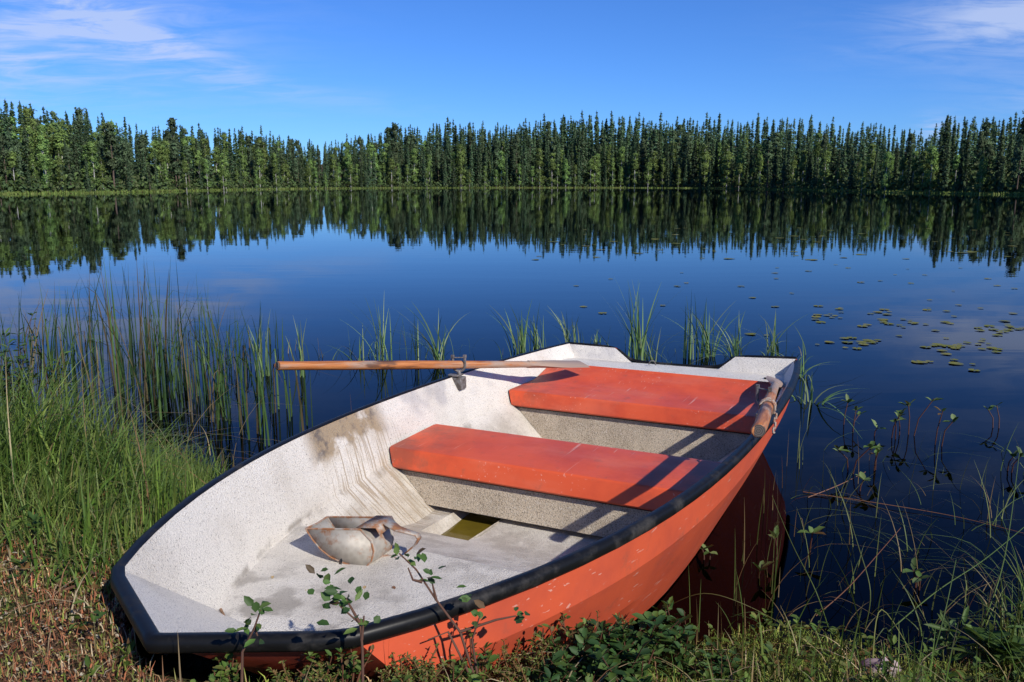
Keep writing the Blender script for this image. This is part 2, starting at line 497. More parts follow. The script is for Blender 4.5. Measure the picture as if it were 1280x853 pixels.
def m_ground():
    m, N, out = material('bog_ground'); v = N.obj()
    a = N.noise(v, 2.3, 6, .65); b = N.noise(v, 22, 6, .7); c0 = N.noise(v, 90, 3, .6)
    c = N.ramp(b, [(.30, (.016, .010, .006)), (.48, (.075, .043, .022)), (.60, (.12, .07, .035)), (.75, (.20, .15, .085))])
    c = N.mix(N.math('MULTIPLY', N.smooth(a, .46, .60), .75), c, N.mix(c0, (.03, .045, .012), (.10, .115, .03)))
    z = N.sep(v)[2]
    wet = N.smooth(z, .06, -.03)
    c = N.mix(wet, c, (.014, .009, .005))
    principled(N, out, c, .9, N.bump(N.math('ADD', b, N.math('MULTIPLY', c0, .5)), .9, .03), spec=.2); return m


M_LINER, M_BASE = m_liner(), m_base()
M_HULL = m_red('orange_gelcoat', (.62, .100, .040), (.50, .082, .040), .4)
M_SEAT = m_red('red_seat_gelcoat', (.70, .098, .030), (.55, .066, .024), .35, True)
M_RUBBER, M_OAR, M_END = m_rubber(), m_oar(), m_endgrain()
M_GALV, M_RUST = m_galv('galvanised_tin', .02), m_galv('rusty_tin', .14)
M_IRON = m_plain('old_galvanised_iron', (.23, .22, .21), .6, (.10, .085, .07), 40., .4)
M_WATER, M_GROUND = m_water(), m_ground()


# ------------------------------------------------------------------ the lay of the land
SHORE_X = np.array([-60, -30, -12, -6, -3.2, -2.0, -1.2, -.6, .0, .6, 1.2, 2.0, 3.0, 5, 9, 30, 60.])
SHORE_Y = np.array([24, 14, 8.6, 5.7, 4.55, 4.05, 3.6, 3.15, 2.72, 2.36, 2.42, 2.74, 3.0, 3.2, 3.5, 6, 12.])
FAR_PX = np.array([-1500, -700, -200, 0, 100, 200, 300, 400, 500, 640, 780, 900, 1000, 1100, 1280, 1500, 2100, 3000.])
FAR_D = np.array([20, 55, 88, 106, 116, 136, 172, 208, 232, 244, 244, 222, 168, 128, 101, 80, 40, 15.])
FAR_T = np.arctan((FAR_PX - 640) / F_PX); FAR_R = FAR_D / np.cos(FAR_T)


def hn(x, y):
    return (np.sin(x * 3.1 + 1.3 * np.sin(y * 2.3)) * np.sin(y * 2.7 + .7) + .6 * np.sin(x * 7.3 + y * 5.1 + 2) * np.sin(y * 8.7 - x * 2.2)
            + .35 * np.sin(x * 17 + 3 * np.sin(y * 6)) * np.sin(y * 19.3 + x * 4))


def sstep(t): t = np.clip(t, 0, 1); return t * t * (3 - 2 * t)


def boat_uv(x, y):
    dx, dy = x + .702, y - 1.553
    return dx * EX[0] + dy * EX[1], dx * EY[0] + dy * EY[1]


def ground_z(x, y):
    x = np.asarray(x, float); y = np.asarray(y, float)
    th = np.arctan2(x, y); r = np.hypot(x, y)
    far = r - np.interp(th, FAR_T, FAR_R, left=-50, right=-50)
    far = np.where(y > 0, far, -50)
    near = np.interp(x, SHORE_X, SHORE_Y) - y + .10 * np.sin(x * 2.9) + .06 * np.sin(x * 7.7 + 1)
    out_side = np.where(np.abs(th) > 1.2, 30, -50)
    zn = .20 * sstep(near / .8) + .225 * sstep((near - .5) / 1.05) + .024 * hn(x, y) * sstep(near / .5 + .3)
    zn = np.where(near > 6, zn + .05 * (np.minimum(near, 60) - 6), zn)
    slope = np.interp(th, [-.7, -.45, -.25, -.05, .2, .35, .6], [.05, .04, .05, .11, .12, .08, .04])
    zf = .16 * sstep(far / 3) + slope * np.clip(far - 6, 0, 160) + .4 * sstep(far / 30) * hn(x * .05, y * .05)
    d = np.minimum(-near, -far)                                # distance out into the lake
    zl = -.05 - np.interp(d, [0, .4, 1.5, 4, 12, 40], [0, .13, .30, .55, 1.2, 2.2]) + .015 * hn(x, y)
    z = np.where(near > 0, zn, np.where(far > 0, zf, zl))
    z = np.where((near <= 0) & (near > -.4), np.minimum(zl, 0) * 1.0 + np.maximum(0, .0), z)
    # the boat's bed
    u, v = boat_uv(x, y)
    bed = np.interp(u, [-.02, .2, .4, .8, 1.3, 2.0, 4.0], [.44, .30, .15, .07, -.02, -.16, -.2])
    inside = (u > -.02) & (u < 4.2) & (np.abs(v) < np.interp(u, [-.02, .17, .5, .8, 1.2, 1.8, 4.2], [.03, .345, .515, .622, .708, .765, .77]))
    return np.where(inside, np.minimum(z, bed), z)


def build_ground():
    front = np.radians(np.concatenate([np.linspace(-42, 42, 420)]))
    rest = np.radians(np.linspace(42, 318, 92)[1:-1])
    th = np.concatenate([front, rest]); n = len(th)
    r = np.concatenate([[.25, .6, .9], np.geomspace(1.1, 7.0, 150), np.geomspace(7.4, 3500, 110)])
    T, R = np.meshgrid(th, r)
    X, Y = R * np.sin(T), R * np.cos(T)
    Z = ground_z(X, Y)
    V = np.stack([X, Y, Z], -1).reshape(-1, 3)
    i = np.arange(len(r) - 1)[:, None]; j = np.arange(n)[None]; j2 = (j + 1) % n
    F = np.stack([i * n + j, i * n + j2, (i + 1) * n + j2, (i + 1) * n + j], -1).reshape(-1, 4)
    V = np.concatenate([V, [[0, 0, float(ground_z(0, 0))]]])
    o = mesh_obj('ground', V, F[:, ::-1].copy(), M_GROUND, smooth=True)
    tag(o, kind='structure')


build_ground()
lake = mesh_obj('lake_water', [(-420, -60, 0), (420, -60, 0), (420, 420, 0), (-420, 420, 0)], [(0, 1, 2, 3)], M_WATER)
# keep the sheet of water inside the lake: it only shows where the ground is below it
tag(lake, kind='structure')

# ------------------------------------------------------------------ the far forest
SKY_PX = np.array([-200, 0, 30, 60, 90, 128, 165, 200, 232, 260, 300, 340, 360, 400, 440, 470, 497, 530, 570, 620, 690, 740, 800, 860, 900, 960, 1000, 1040, 1080, 1110, 1145, 1170, 1200, 1240, 1270, 1480])
SKY_Y = np.array([125, 135, 132, 139, 144, 147, 155, 166, 158, 165, 166, 167, 173, 180, 176, 168, 160, 164, 157, 160, 151, 151, 152, 152, 155, 152, 156, 156, 160, 164, 168, 150, 152, 154, 146, 135])


def spruce_crown(r, H=14., R=1.55, lev=62):
    f = Foliage()
    tt = np.concatenate([np.linspace(.05, .98, lev) + r.normal(0, .006, lev), r.uniform(.72, .985, int(lev * .55))])
    cen, A, B, C = [], [], [], []
    for t in tt:
        nb = 7 if t < .8 else 4
        rad = (R * (1 - t) ** .72 * (0.62 + 0.2 * (t > .2))) * r.uniform(.75, 1.25) + .10
        for a in r.uniform(0, 2 * np.pi, nb):
            L = rad * r.uniform(.6, 1.2); d = np.array([np.cos(a), np.sin(a), -.35 + .55 * t])
            for k in np.linspace(.25, 1.0, 4 if L > .5 else 2):
                c = np.array([0, 0, t * H]) + d * L * k + np.array([0, 0, -.12 * k * k]) + r.normal(0, .06, 3)
                dd = unit(d + r.normal(0, .35, 3) + np.array([0, 0, -.2]))
                sd = unit(np.cross(dd, np.array([0, 0, 1]) + r.normal(0, .6, 3)))
                sz = (.15 + .26 * (1 - t)) * r.uniform(.7, 1.3)
                cen.append(c); A.append(dd * sz); B.append(sd * sz * .55); C.append(1)
    n = len(cen)
    col = pick(r, [(.058, .108, .058), (.078, .135, .066), (.10, .162, .074), (.105, .130, .078)], n, s=.12)
    f.quads(np.array(cen), np.array(A), np.array(B), col)
    top = np.array([[0, 0, H * .93]] * 10); ang = r.uniform(0, 6.28, 10)
    f.blades(top + np.array([0, 0, 1]) * r.uniform(0, .5, (10, 1)), r.uniform(.5, .9, 10), ang, .12, .16, jit((.035, .07, .03), 10, r=r), K=2, rng=r)
    return f


def clump_crown(r, H, lo, hi, R, ncl, per, pal, sz, top_heavy=False):
    f = Foliage()
    t = r.uniform(lo, hi, ncl); tt = (t - lo) / (hi - lo)
    prof = np.sin(np.pi * np.clip(tt * .8 + .15, 0, 1)) ** .8 if not top_heavy else np.clip(1.1 - .75 * tt, .2, 1)
    a = r.uniform(0, 2 * np.pi, ncl); rad = R * prof * np.sqrt(r.uniform(.05, 1, ncl))
    c = np.stack([rad * np.cos(a), rad * np.sin(a), t * H], -1)
    n = ncl * per
    spread = np.array([.42, .42, .30]) * (R / 1.6)
    cc = np.repeat(c, per, 0) + r.normal(0, 1, (n, 3)) * spread
    d = unit(r.normal(0, 1, (n, 3)) * [1, 1, .6]); s = unit(np.cross(d, r.normal(0, 1, (n, 3))))
    q = sz * r.uniform(.6, 1.35, (n, 1))
    cl_tone = np.repeat(np.clip(1 + r.normal(0, .22, ncl), .55, 1.5), per)[:, None]
    f.quads(cc, d * q, s * q * .62, np.clip(pick(r, pal, n, s=.12) * cl_tone, .004, .8))
    return f, c


def tree_proto(kind, r):
    """a trunk mesh and a crown mesh for one tree of height H standing at the origin"""
    if kind == 'spruce':
        H = 14.; f = spruce_crown(r, H, R=r.uniform(.85, 1.3)); tr = MB().tube([(0, 0, -.4), (0, 0, H * .5), (0.03, 0, H * .97)], [.17, .10, .015], 6)
        return H, tr, f
    if kind == 'pine':
        H = 14.; f, c = clump_crown(r, H, .34, .985, 1.15, 34, 50, [(.085, .13, .066), (.105, .15, .075), (.068, .105, .055)], .20)
        tr = MB().tube([(0, 0, -.4), (.1, .05, H * .5), (-.05, .0, H * .95)], [.20, .13, .03], 7)
        for q in c[::2]:
            tr.tube([(0.03, 0, q[2] - .5), (q[0] * .6, q[1] * .6, q[2] - .2), tuple(q)], [.05, .035, .012], 4)
        return H, tr, f
    H = 9.; f, c = clump_crown(r, H, .14, .97, 1.05, 34, 74, [(.155, .24, .066), (.185, .275, .074), (.12, .19, .060)], .115, True)
    tr = MB().tube([(0, 0, -.4), (.06, .02, H * .5), (0, .05, H * .94)], [.10, .07, .015], 6)
    for q in c[::2]:
        tr.tube([(0.03, 0, q[2] - .9), (q[0] * .6, q[1] * .6, q[2] - .3), tuple(q)], [.03, .02, .008], 4)
    return H, tr, f


KIND_WORD = {'spruce': 'spruce', 'pine': 'pine', 'birch': 'birch'}


def far_forest():
    r = np.random.default_rng(21)
    protos = {}
    for k, nv in (('spruce', 6), ('pine', 4), ('birch', 4)):
        L = []
        for i in range(nv):
            H, tr, f = tree_proto(k, r)
            V, F, C = f.arrays()
            F, NV = soften(V, F); me_c = mesh_obj('crown', V, F, M_TREE, col=C, smooth=True)
            me_c.data.normals_split_custom_set_from_vertices(NV.tolist())
            me_t = tr.build('trunk', M_BIRCH if k == 'birch' else M_BARK)
            L.append([H, me_t, me_c, False])
        protos[k] = L
    zone_words = (('on the left shore', 470), ('mid far shore', 985), ('on the right shore', 9999))

    def add(kind, x, y, h, row, ppx, special=None):
        L = protos[kind]; p = L[r.integers(len(L))]
        s = h / p[0]
        e = empty(f'{kind}_tree', (x, y, float(ground_z(x, y)) - .05), r.uniform(0, 6.28))
        e.scale = (s * r.uniform(.74, 1.08),) * 2 + (s,)
        zone = next(w for w, m in zone_words if ppx < m)
        where = 'at the water edge' if row == 0 else 'back in the forest'
        look = {'spruce': 'slender dark spruce', 'pine': 'grey-green round-crowned pine', 'birch': 'pale green white-trunked birch'}[kind]
        if special: tag(e, special, 'tree')
        else: tag(e, f'{look} {where} {zone}', 'tree', f'{kind} trees {where} {zone}')
        for src in (p[1], p[2]):
            if p[3] is False or not p[3]:
                o = src
            else:
                o = src.copy(); COL.objects.link(o)
            o.parent = e
        p[3] = True
        return e

    # ordered by row so that the nearest are individuals
    count = {'spruce': 0, 'pine': 0, 'birch': 0}; rest = []
    for row, (back, step, lo, hi) in enumerate(((2.5, 2.0, .22, .48), (6, 1.7, .40, .72), (12, 1.6, .55, .86), (20, 1.4, .64, .95), (30, 1.35, .72, 1.02), (42, 1.3, .74, 1.04), (56, 1.35, .76, 1.05), (75, 1.45, .78, 1.05))):
        px = -70.0
        while px < 1350:
            t = math.atan((px - 640) / F_PX)
            R0 = float(np.interp(t, FAR_T, FAR_R)) + back + r.normal(0, back * .16 + .4)
            jp = px + r.normal(0, 3)
            t = math.atan((jp - 640) / F_PX); x, y = R0 * math.sin(t), R0 * math.cos(t)
            gz = float(ground_z(x, y))
            ys = float(np.interp(jp, SKY_PX, SKY_Y))
            fr = r.uniform(lo, hi)
            if row >= 3 and r.random() < .15: fr *= 1.08
            left = 1 / (1 + math.exp((jp - 400) / 60)); right = 1 / (1 + math.exp(-(jp - 1050) / 50))
            if row == 0: pk = (.30, .08, .62)
            elif row == 1: pk = (.55 - .30 * left, .10 + .08 * left, .35 + .25 * left - .18 * right)
            else: pk = (.86 - .42 * left, .08 + .16 * left, .06 + .30 * left - .05 * right)
            pk = np.clip(np.array(pk), .02, 1); pk /= pk.sum()
            kind = ('spruce', 'pine', 'birch')[r.choice(3, p=pk)]
            if row == 0 and right > .5: fr = min(fr * 1.5, .85)
            ztop = CAM_H + y * (Y_HOR - (Y_HOR - (Y_HOR - ys) * fr)) / F_PX
            h = ztop - gz
            h = float(np.clip(h, 2.0, 21))
            px += step * F_PX / y * math.cos(t) * r.uniform(.55, 1.45) * (1.3 if row == 0 else 1.0)
            if kind == 'birch' and row > 3 and fr > .97: kind = 'spruce'
            if kind == 'birch' and h > 12: h = 12
            if count[kind] < (288 if kind == 'spruce' else 190) and row < 5:
                count[kind] += 1; add(kind, x, y, h, row, jp)
            else:
                rest.append((x, y, gz, h))
    # trees one can pick out
    for (ppx, ytop, back, kind, label) in (
            (1266, 142, 5, 'pine', 'tall broad pine at the right edge of the far forest'),
            (1236, 152, 6, 'spruce', 'tall spruce just left of the broad pine at the right edge'),
            (1168, 147, 7, 'spruce', 'tall pointed spruce rising over the gap in the right shore forest'),
            (228, 152, 22, 'pine', 'lone high pine with a tufted top above the left shore forest'),
            (151, 158, 4, 'pine', 'dark bushy pine at the water edge on the left shore'),
            (498, 156, 20, 'pine', 'round topped pine standing above the dip in the skyline'),
            (28, 129, 12, 'spruce', 'highest spruce at the left end of the forest')):
        t = math.atan((ppx - 640) / F_PX); R0 = float(np.interp(t, FAR_T, FAR_R)) + back
        x, y = R0 * math.sin(t), R0 * math.cos(t)
        h = CAM_H + y * (Y_HOR - ytop) / F_PX - float(ground_z(x, y))
        add(kind, x, y, h, 9, ppx, label)
    for L in protos.values():
        for p in L:
            if not p[3]:
                for q in (p[1], p[2]): bpy.data.objects.remove(q)
    # the hundreds behind: one mass
    V, F, C = [], [], []; nb = 0
    src = []; NN = []
    for q in (.7, .8, .95, 1.1, .85):
        v, f, c = spruce_crown(r, 14., q, 34).arrays(); f, nv = soften(v, f); src.append((v, f, c, nv))
    for (x, y, gz, h) in rest:
        v, f, c, nv = src[r.integers(5)]
        s = h / 14.; a = r.uniform(0, 6.28); ca, sa = math.cos(a), math.sin(a)
        vv = np.stack([(v[:, 0] * ca - v[:, 1] * sa) * s + x, (v[:, 0] * sa + v[:, 1] * ca) * s + y, v[:, 2] * s + gz], -1)
        NN.append(np.stack([nv[:, 0] * ca - nv[:, 1] * sa, nv[:, 0] * sa + nv[:, 1] * ca, nv[:, 2]], -1))
        V.append(vv); F.append(f + nb); C.append(c * r.uniform(.75, 1.35)); nb += len(vv)
    o = mesh_obj('forest', np.concatenate(V), np.concatenate(F), M_TREE, col=np.concatenate(C), smooth=True)
    o.data.normals_split_custom_set_from_vertices(np.concatenate(NN).tolist())
    tag(o, 'mass of dark spruces behind the front trees of the far forest', 'forest', kind='stuff')
    print('forest', count, len(rest))
    # pale sedge along the far water line
    f = Foliage(); n = 9000
    ppx = r.uniform(-60, 1340, n); t = np.arctan((ppx - 640) / F_PX); rr = np.interp(t, FAR_T, FAR_R) + r.uniform(-.6, 3.2, n)
    x, y = rr * np.sin(t), rr * np.cos(t)
    f.blades(np.stack([x, y, np.maximum(ground_z(x, y), -.02)], -1), r.uniform(.12, .38, n), r.uniform(0, 6.28, n), .4, .14, pick(r, [(.16, .23, .05), (.12, .19, .045), (.20, .24, .07)], n), K=2, rng=r)
    # low bushes along the forest foot
    n = 26000; ppx = r.uniform(-60, 1340, n); t = np.arctan((ppx - 640) / F_PX); bk = r.uniform(0, 1, n); rr = np.interp(t, FAR_T, FAR_R) + 2.0 + 12 * bk
    x, y = rr * np.sin(t), rr * np.cos(t)
    c = np.stack([x, y, ground_z(x, y) + r.uniform(.05, 1, n) ** 1.3 * (1.2 + 3.2 * bk) * np.clip(1 + .5 * np.sin(ppx * .21) * np.sin(ppx * .067 + 1), .4, 1.6)], -1)
    d = unit(r.normal(0, 1, (n, 3))); s_ = unit(np.cross(d, r.normal(0, 1, (n, 3))))
    f.quads(c, d * .25, s_ * .17, pick(r, [(.075, .125, .045), (.10, .155, .05), (.06, .10, .042), (.09, .115, .05)], n))
    tag(f.build('shore_sedge', M_TREE), 'pale green sedge and low scrub along the far waterline', 'sedge', kind='stuff')


far_forest()

# ------------------------------------------------------------------ the boat (local x = from bow to stern, y = to port, z = up)
BOAT_L = 3.7204; UC = .1717
HB = [.3266, .6781, .7682, .7593, .6746]; GRID = [0, .25, .5, .75, 1.]


def hw(u):
    t = (u - UC) / (BOAT_L - UC); s = 0
    for i in range(5):
        l = 1
        for j in range(5):
            if j != i: l *= (t - GRID[j]) / (GRID[i] - GRID[j])
        s += HB[i] * l
    return s


def sheer(u):
    s = u / BOAT_L
    return .5483 * (1 - s) * (1 - 2 * s) + .512 * 4 * s * (1 - s) + .4585 * s * (2 * s - 1)


def chine(u):
    return hw(u) - np.interp(u, [.5, .7, .9, 1.3, 1.8, 3.7], [.115, .10, .078, .082, .095, .092]), float(np.interp(u, [.5, .9, 1.3, 1.8, 3.7], [.272, .257, .268, .284, .285]))


def floor_w(u): return float(np.interp(u, [.44, .95, 1.2, 1.45, 1.6, 3.7], [.268, .248, .215, .135, .105, .10]))


def floor_v(u):
    c = chine(u)[0]
    return float(np.interp(u, [.4, 1.1, 1.32, 1.52, 3.72], [c - .004, c - .006, c - .11, .45, .46])) if u > 1.1 else c - .004


def liner_v(u, w):
    """half width of the inside of the boat at height w"""
    cv, cw = chine(u); return float(np.interp(w, [floor_w(u), cw, sheer(u) * .55 + cw * .45, sheer(u)], [floor_v(u), cv, hw(u) * .55 + cv * .45 - .010, hw(u)]))


def L3(u, v, w): return (u, -v, w)


boat = empty('rowing_boat', (-.7024, 1.5534, 0), math.pi / 2 - YAW)
boat.rotation_euler = (-.0116, 0, math.pi / 2 - YAW)
tag(boat, 'small rowing boat, white inside, orange outside, black rubber rim, pulled up on the bank', 'boat')

# liner -------------------------------------------------------------
UCS = sorted(set([.5, .58, .67, .78, .9, 1.0, 1.1, 1.18, 1.26, 1.34, 1.42, 1.50, 1.6, 1.74, 1.86, 2.0, 2.15, 2.3, 2.5, 2.7, 2.85, 3.0, 3.2, 3.4, 3.55, 3.70]))
T_OF = lambda uc: (uc - .5) / 3.20
WELL = (-.36, -.15)                                 # v range of the sump
mb = MB()
for sgn in (-1, 1):
    rows = []
    for uc in UCS:
        ut = UC + (BOAT_L - UC) * T_OF(uc); cv, cw = chine(uc); fv, fw = floor_v(uc), floor_w(uc)
        if uc <= 1.1: fv, fw = cv - .004, cw - .004
        tv, tw = hw(ut), sheer(ut)
        rows.append([L3(ut, sgn * tv, tw), L3(ut * .6 + uc * .4, sgn * (tv * .55 + cv * .45 - .010), tw * .55 + cw * .45), L3(uc, sgn * cv, cw), L3(uc, sgn * fv, fw)])
    if sgn > 0: rows = [r_[::-1] for r_ in rows]
    mb.strip(rows)
frows = []
for uc in UCS:
    fv, fw = floor_v(uc), floor_w(uc)
    if uc <= 1.1: fw = chine(uc)[1] - .004
    a = max(-.45, -fv) if uc >= 1.5 else -fv
    frows.append([(L3(uc, -fv, fw)), L3(uc, max(WELL[0], -fv * .85), fw), L3(uc, WELL[1], fw), L3(uc, fv * .35, fw), L3(uc, fv, fw)])
i0, i1 = UCS.index(1.50), UCS.index(1.86)
V = [p for r_ in frows for p in r_]; Fq = []
for i in range(len(frows) - 1):
    for j in range(4):
        if i0 <= i < i1 and j == 1: continue
        Fq.append((i * 5 + j, i * 5 + j + 1, (i + 1) * 5 + j + 1, (i + 1) * 5 + j))
mb.add(V, Fq)
# sump walls and bottom
top = [L3(1.50, WELL[0], .122), L3(1.86, WELL[0], .1045), L3(1.86, WELL[1], .1045), L3(1.50, WELL[1], .122)]
top[0] = frows[i0][1]; top[1] = frows[i1][1]; top[2] = frows[i1][2]; top[3] = frows[i0][2]
bot = [L3(1.53, WELL[0] + .07, .02), L3(1.85, WELL[0] + .07, .02), L3(1.85, WELL[1] - .03, .02), L3(1.53, WELL[1] - .03, .02)]
mb.add(top + bot, [(0, 1, 5, 4), (1, 2, 6, 5), (2, 3, 7, 6), (3, 0, 4, 7), (4, 5, 6, 7)])
# bow panels
fa = .262
for sgn in (-1, 1):
    a, b = L3(0.0, 0, sheer(0)), L3(UC, sgn * hw(UC), sheer(UC)); c, d = L3(.5, sgn * chine(.5)[0], .272), L3(.43, 0, .268)
    q = (0, 1, 2, 3) if sgn < 0 else (3, 2, 1, 0); mb.add([a, b, c, d], [q])
    mb.add([d, c, L3(.5, 0, .268)], [(0, 1, 2) if sgn < 0 else (2, 1, 0)])
liner = mb.build('liner', M_LINER, boat, sharp=24)

# hull outside -------------------------------------------------------
def keel_w(u): return float(np.interp(u, [.35, .6, .9, 1.3, 1.9, 2.6, 3.72], [.205, .15, .075, -.01, -.08, -.11, -.09]))
mb = MB(); US = np.linspace(0, 1, 30)
for sgn in (-1, 1):
    rows = []
    for t in US:
        ut = UC + (BOAT_L - UC) * t; uc = .40 + (3.72 - .40) * t; k = keel_w(uc)
        h_ = hw(uc) if uc > .5 else hw(.5) * .9 + .1 * hw(uc)
        rise = np.interp(uc, [.4, .9, 1.6], [.9, .45, 0.])
        w1 = .215 + .03 * rise; w2 = max(.0 + .14 * rise, k + .03); w3 = k + .035
        tk = .004 if uc < .6 else .012
        rows.append([L3(ut, sgn * (hw(ut) + .014), sheer(ut) - .006), L3(ut * .6 + uc * .4, sgn * (hw(ut) * .5 + (h_ - .035) * .5 + .014), sheer(ut) * .45 + .26 * .55 + .02 * rise),
                     L3(uc, sgn * (h_ - .075), w1), L3(uc + .03 * rise, sgn * (h_ - .19), w2), L3(uc + .05 * rise, sgn * (h_ - .30), w3), L3(uc + .06 * rise, 0, k)])
    if sgn < 0: rows = [r_[::-1] for r_ in rows]
    mb.strip(rows)
    r0 = rows[0] if sgn > 0 else rows[0][::-1]
    a = L3(-.02, 0, sheer(0) - .006); m1 = L3(.18, 0, .38); m2 = L3(.345, 0, .24); m3 = L3(.40, 0, k_ := keel_w(.4))
    fan = [a, m1, m2, m3]
    Vf = fan + [r0[0], r0[1], r0[2], r0[3]]
    Ff = [(0, 4, 5, 1), (1, 5, 6, 2), (2, 6, 7, 3)]
    mb.add(Vf, Ff if sgn > 0 else [f[::-1] for f in Ff])
# transom outside, with its notch for an outboard
tr_out = [(-.69, .452), (-.37, .452), (-.272, .368), (.26, .374), (.355, .455), (.69, .470)]
loop = [L3(BOAT_L + .012, v, w) for v, w in tr_out] + [L3(3.725, hw(3.7) - .075, .215), L3(3.725, hw(3.7) - .19, .0), L3(3.725, 0, -.09), L3(3.725, -hw(3.7) + .19, .0), L3(3.725, -hw(3.7) + .075, .215)]
mb.add(loop, [tuple(range(len(loop)))])
hull = mb.build('hull', M_HULL, boat, sharp=9)

# stern shelf and the inside of the transom ---------------------------
mb = MB()
sv = lambda u, w: liner_v(u, w) - .002
XS = [-1, -.62, -.395, .36, .53, 1]
def vrow(u, w, half): return [L3(u, half * a, w) for a in (-1, 1)]
shelf = []
for u, w in ((3.395, .388), (3.58, .388), (3.69, .378)):
    half = sv(u, w) + .010; shelf.append([L3(u, -half, w), L3(u, -.40, w), L3(u, -.272, w), L3(u, .26, w), L3(u, .385, w), L3(u, half, w)])
topedge = [L3(BOAT_L + .006, -.682, .454), L3(BOAT_L + .006, -.375, .452), L3(BOAT_L + .006, -.270, .370), L3(BOAT_L + .006, .258, .376), L3(BOAT_L + .006, .352, .456), L3(BOAT_L + .006, .682, .470)]
shelf.append(topedge)
mb.strip(shelf)
h0 = sv(3.40, .30); mb.strip([[L3(3.40, -sv(3.4, .30), .30), L3(3.40, sv(3.4, .30), .30)], [L3(3.396, -sv(3.395, .388), .388), L3(3.396, sv(3.395, .388), .388)]])
mb.build('stern_shelf', M_LINER, boat, sharp=28)

# rubber rim ----------------------------------------------------------
def rim_path():
    pts = []
    for t in np.linspace(1, 0, 26): u = UC + (BOAT_L - UC) * t; pts.append((u, -hw(u), sheer(u)))
    pts[0] = (BOAT_L + .01, -hw(BOAT_L), sheer(BOAT_L))
    left = pts
    right = [(u, -v, w) for u, v, w in pts[::-1]]
    c = left[-1]
    seg = []
    p0, p1 = np.array(left[-1]), np.array((0.0, 0.0, sheer(0))); p2 = np.array(right[0])
    a = [p0 + (p1 - p0) * k for k in (.12, .35, .65, .88, .96)]
    b = [p1 + (p2 - p1) * k for k in (.04, .12, .35, .65, .88)]
    left[-1] = tuple(p0 * .6 + (np.array(left[-2]) * .12 + (p0 + (p1 - p0) * .06) * .28))
    right[0] = (left[-1][0], -left[-1][1], left[-1][2])
    mid = p1 * .9 + (a[-1] + b[0]) * .05
    return [Vector(L3(*q)) for q in left + [tuple(q) for q in a] + [tuple(mid)] + [tuple(q) for q in b] + right]
def sweep(path, prof, name, mat, closed_prof=True):
    mb = MB(); rows = []
    for i, p in enumerate(path):
        d0 = (path[i] - path[max(i - 1, 0)]); d1 = (path[min(i + 1, len(path) - 1)] - path[i])
        if d0.length < 1e-6: d0 = d1
        if d1.length < 1e-6: d1 = d0
        d = (d0.normalized() + d1.normalized()).normalized()
        side = d.cross(Vector((0, 0, 1))).normalized()          # points outboard
        k = 1 / max(.6, d.dot(d1.normalized()))
        rows.append([p + side * (a * k) + Vector((0, 0, b)) for a, b in prof + [prof[0]]])
    mb.strip(rows)
    n = len(prof); mb.add(rows[0][:n], [tuple(range(n))]); mb.add(rows[-1][:n], [tuple(range(n - 1, -1, -1))])
    return mb.build(name, mat, boat, sharp=50)
RP = rim_path()
area = sum(RP[i].x * RP[i + 1].y - RP[i + 1].x * RP[i].y for i in range(len(RP) - 1))
osg = 1 if area > 0 else -1
prof = [(0.0, .002), (.004, .005), (.016, .0065), (.025, .0045), (.031, -.002), (.0325, -.011), (.031, -.021), (.026, -.028), (.018, -.031), (.012, -.029), (.010, -.006)]
prof = [(a * osg, b) for a, b in prof]
sweep(RP, prof, 'rubber_rim', M_RUBBER)
tp = [Vector(p) + Vector((.014, 0, 0)) for p in topedge]
fine = []
for i in range(len(tp) - 1):
    for k in range(5): fine.append(tp[i].lerp(tp[i + 1], k / 5))
fine.append(tp[-1])
for _ in range(2):
    fine = [fine[0]] + [(fine[i - 1] + fine[i] * 2 + fine[i + 1]) / 4 for i in range(1, len(fine) - 1)] + [fine[-1]]
MB().tube(fine, .011, 8).build('transom_trim', M_RUBBER, boat)

# seats ----------------------------------------------------------------
def seat(profile, name, mat, gap=.004, nv=9):
    mb = MB(); rows = []
    for k in np.linspace(-1, 1, nv):
        rows.append([L3(u, k * (liner_v(u, w) - (gap if w < .3 else gap * 3)), w) for u, w in profile])
    mb.strip(rows); mb.F = [f[::-1] for f in mb.F]
    o = mb.build(name, mat, boat, sharp=24); return o
thw = seat([(2.165, .30), (2.165, .335), (2.155, .343), (2.13, .346), (1.775, .3475), (1.766, .3465), (1.759, .342), (1.756, .336), (1.738, .270), (1.744, .262), (1.80, .262)], 'thwart', M_SEAT)
thw['label'] = 'red orange middle seat across the boat'
sst = seat([(3.405, .40), (3.392, .392), (3.36, .386), (3.24, .360), (3.18, .349), (3.12, .346), (2.90, .3475), (2.883, .3465), (2.876, .342), (2.873, .336), (2.855, .274), (2.860, .266), (2.92, .266)], 'stern_seat', M_SEAT)
sst['label'] = 'red orange stern seat with a sloping back'
for prof_, nm in (([(1.770, .2625), (1.766, .255), (1.745, .16), (1.735, .130), (1.750, .126), (1.80, .126)], 'middle'), ([(2.886, .2665), (2.882, .258), (2.855, .14), (2.846, .085)], 'stern')):
    o = seat(prof_, 'seat_base', M_BASE, .003); o['label'] = f'beige speckled front panel under the {nm} seat'
for u, w in ((1.760, .258), (2.876, .262)):  # black strip added in place of the shadow gap under each seat front
    mb = MB().tube([L3(u, k * (liner_v(u, w) - .004), w) for k in np.linspace(-1, 1, 7)], .006, 6); mb.build('seat_shadow_line', M_RUBBER, boat)
seat([(2.165, .335), (2.16, .10)], 'seat_back_panel', M_BASE)

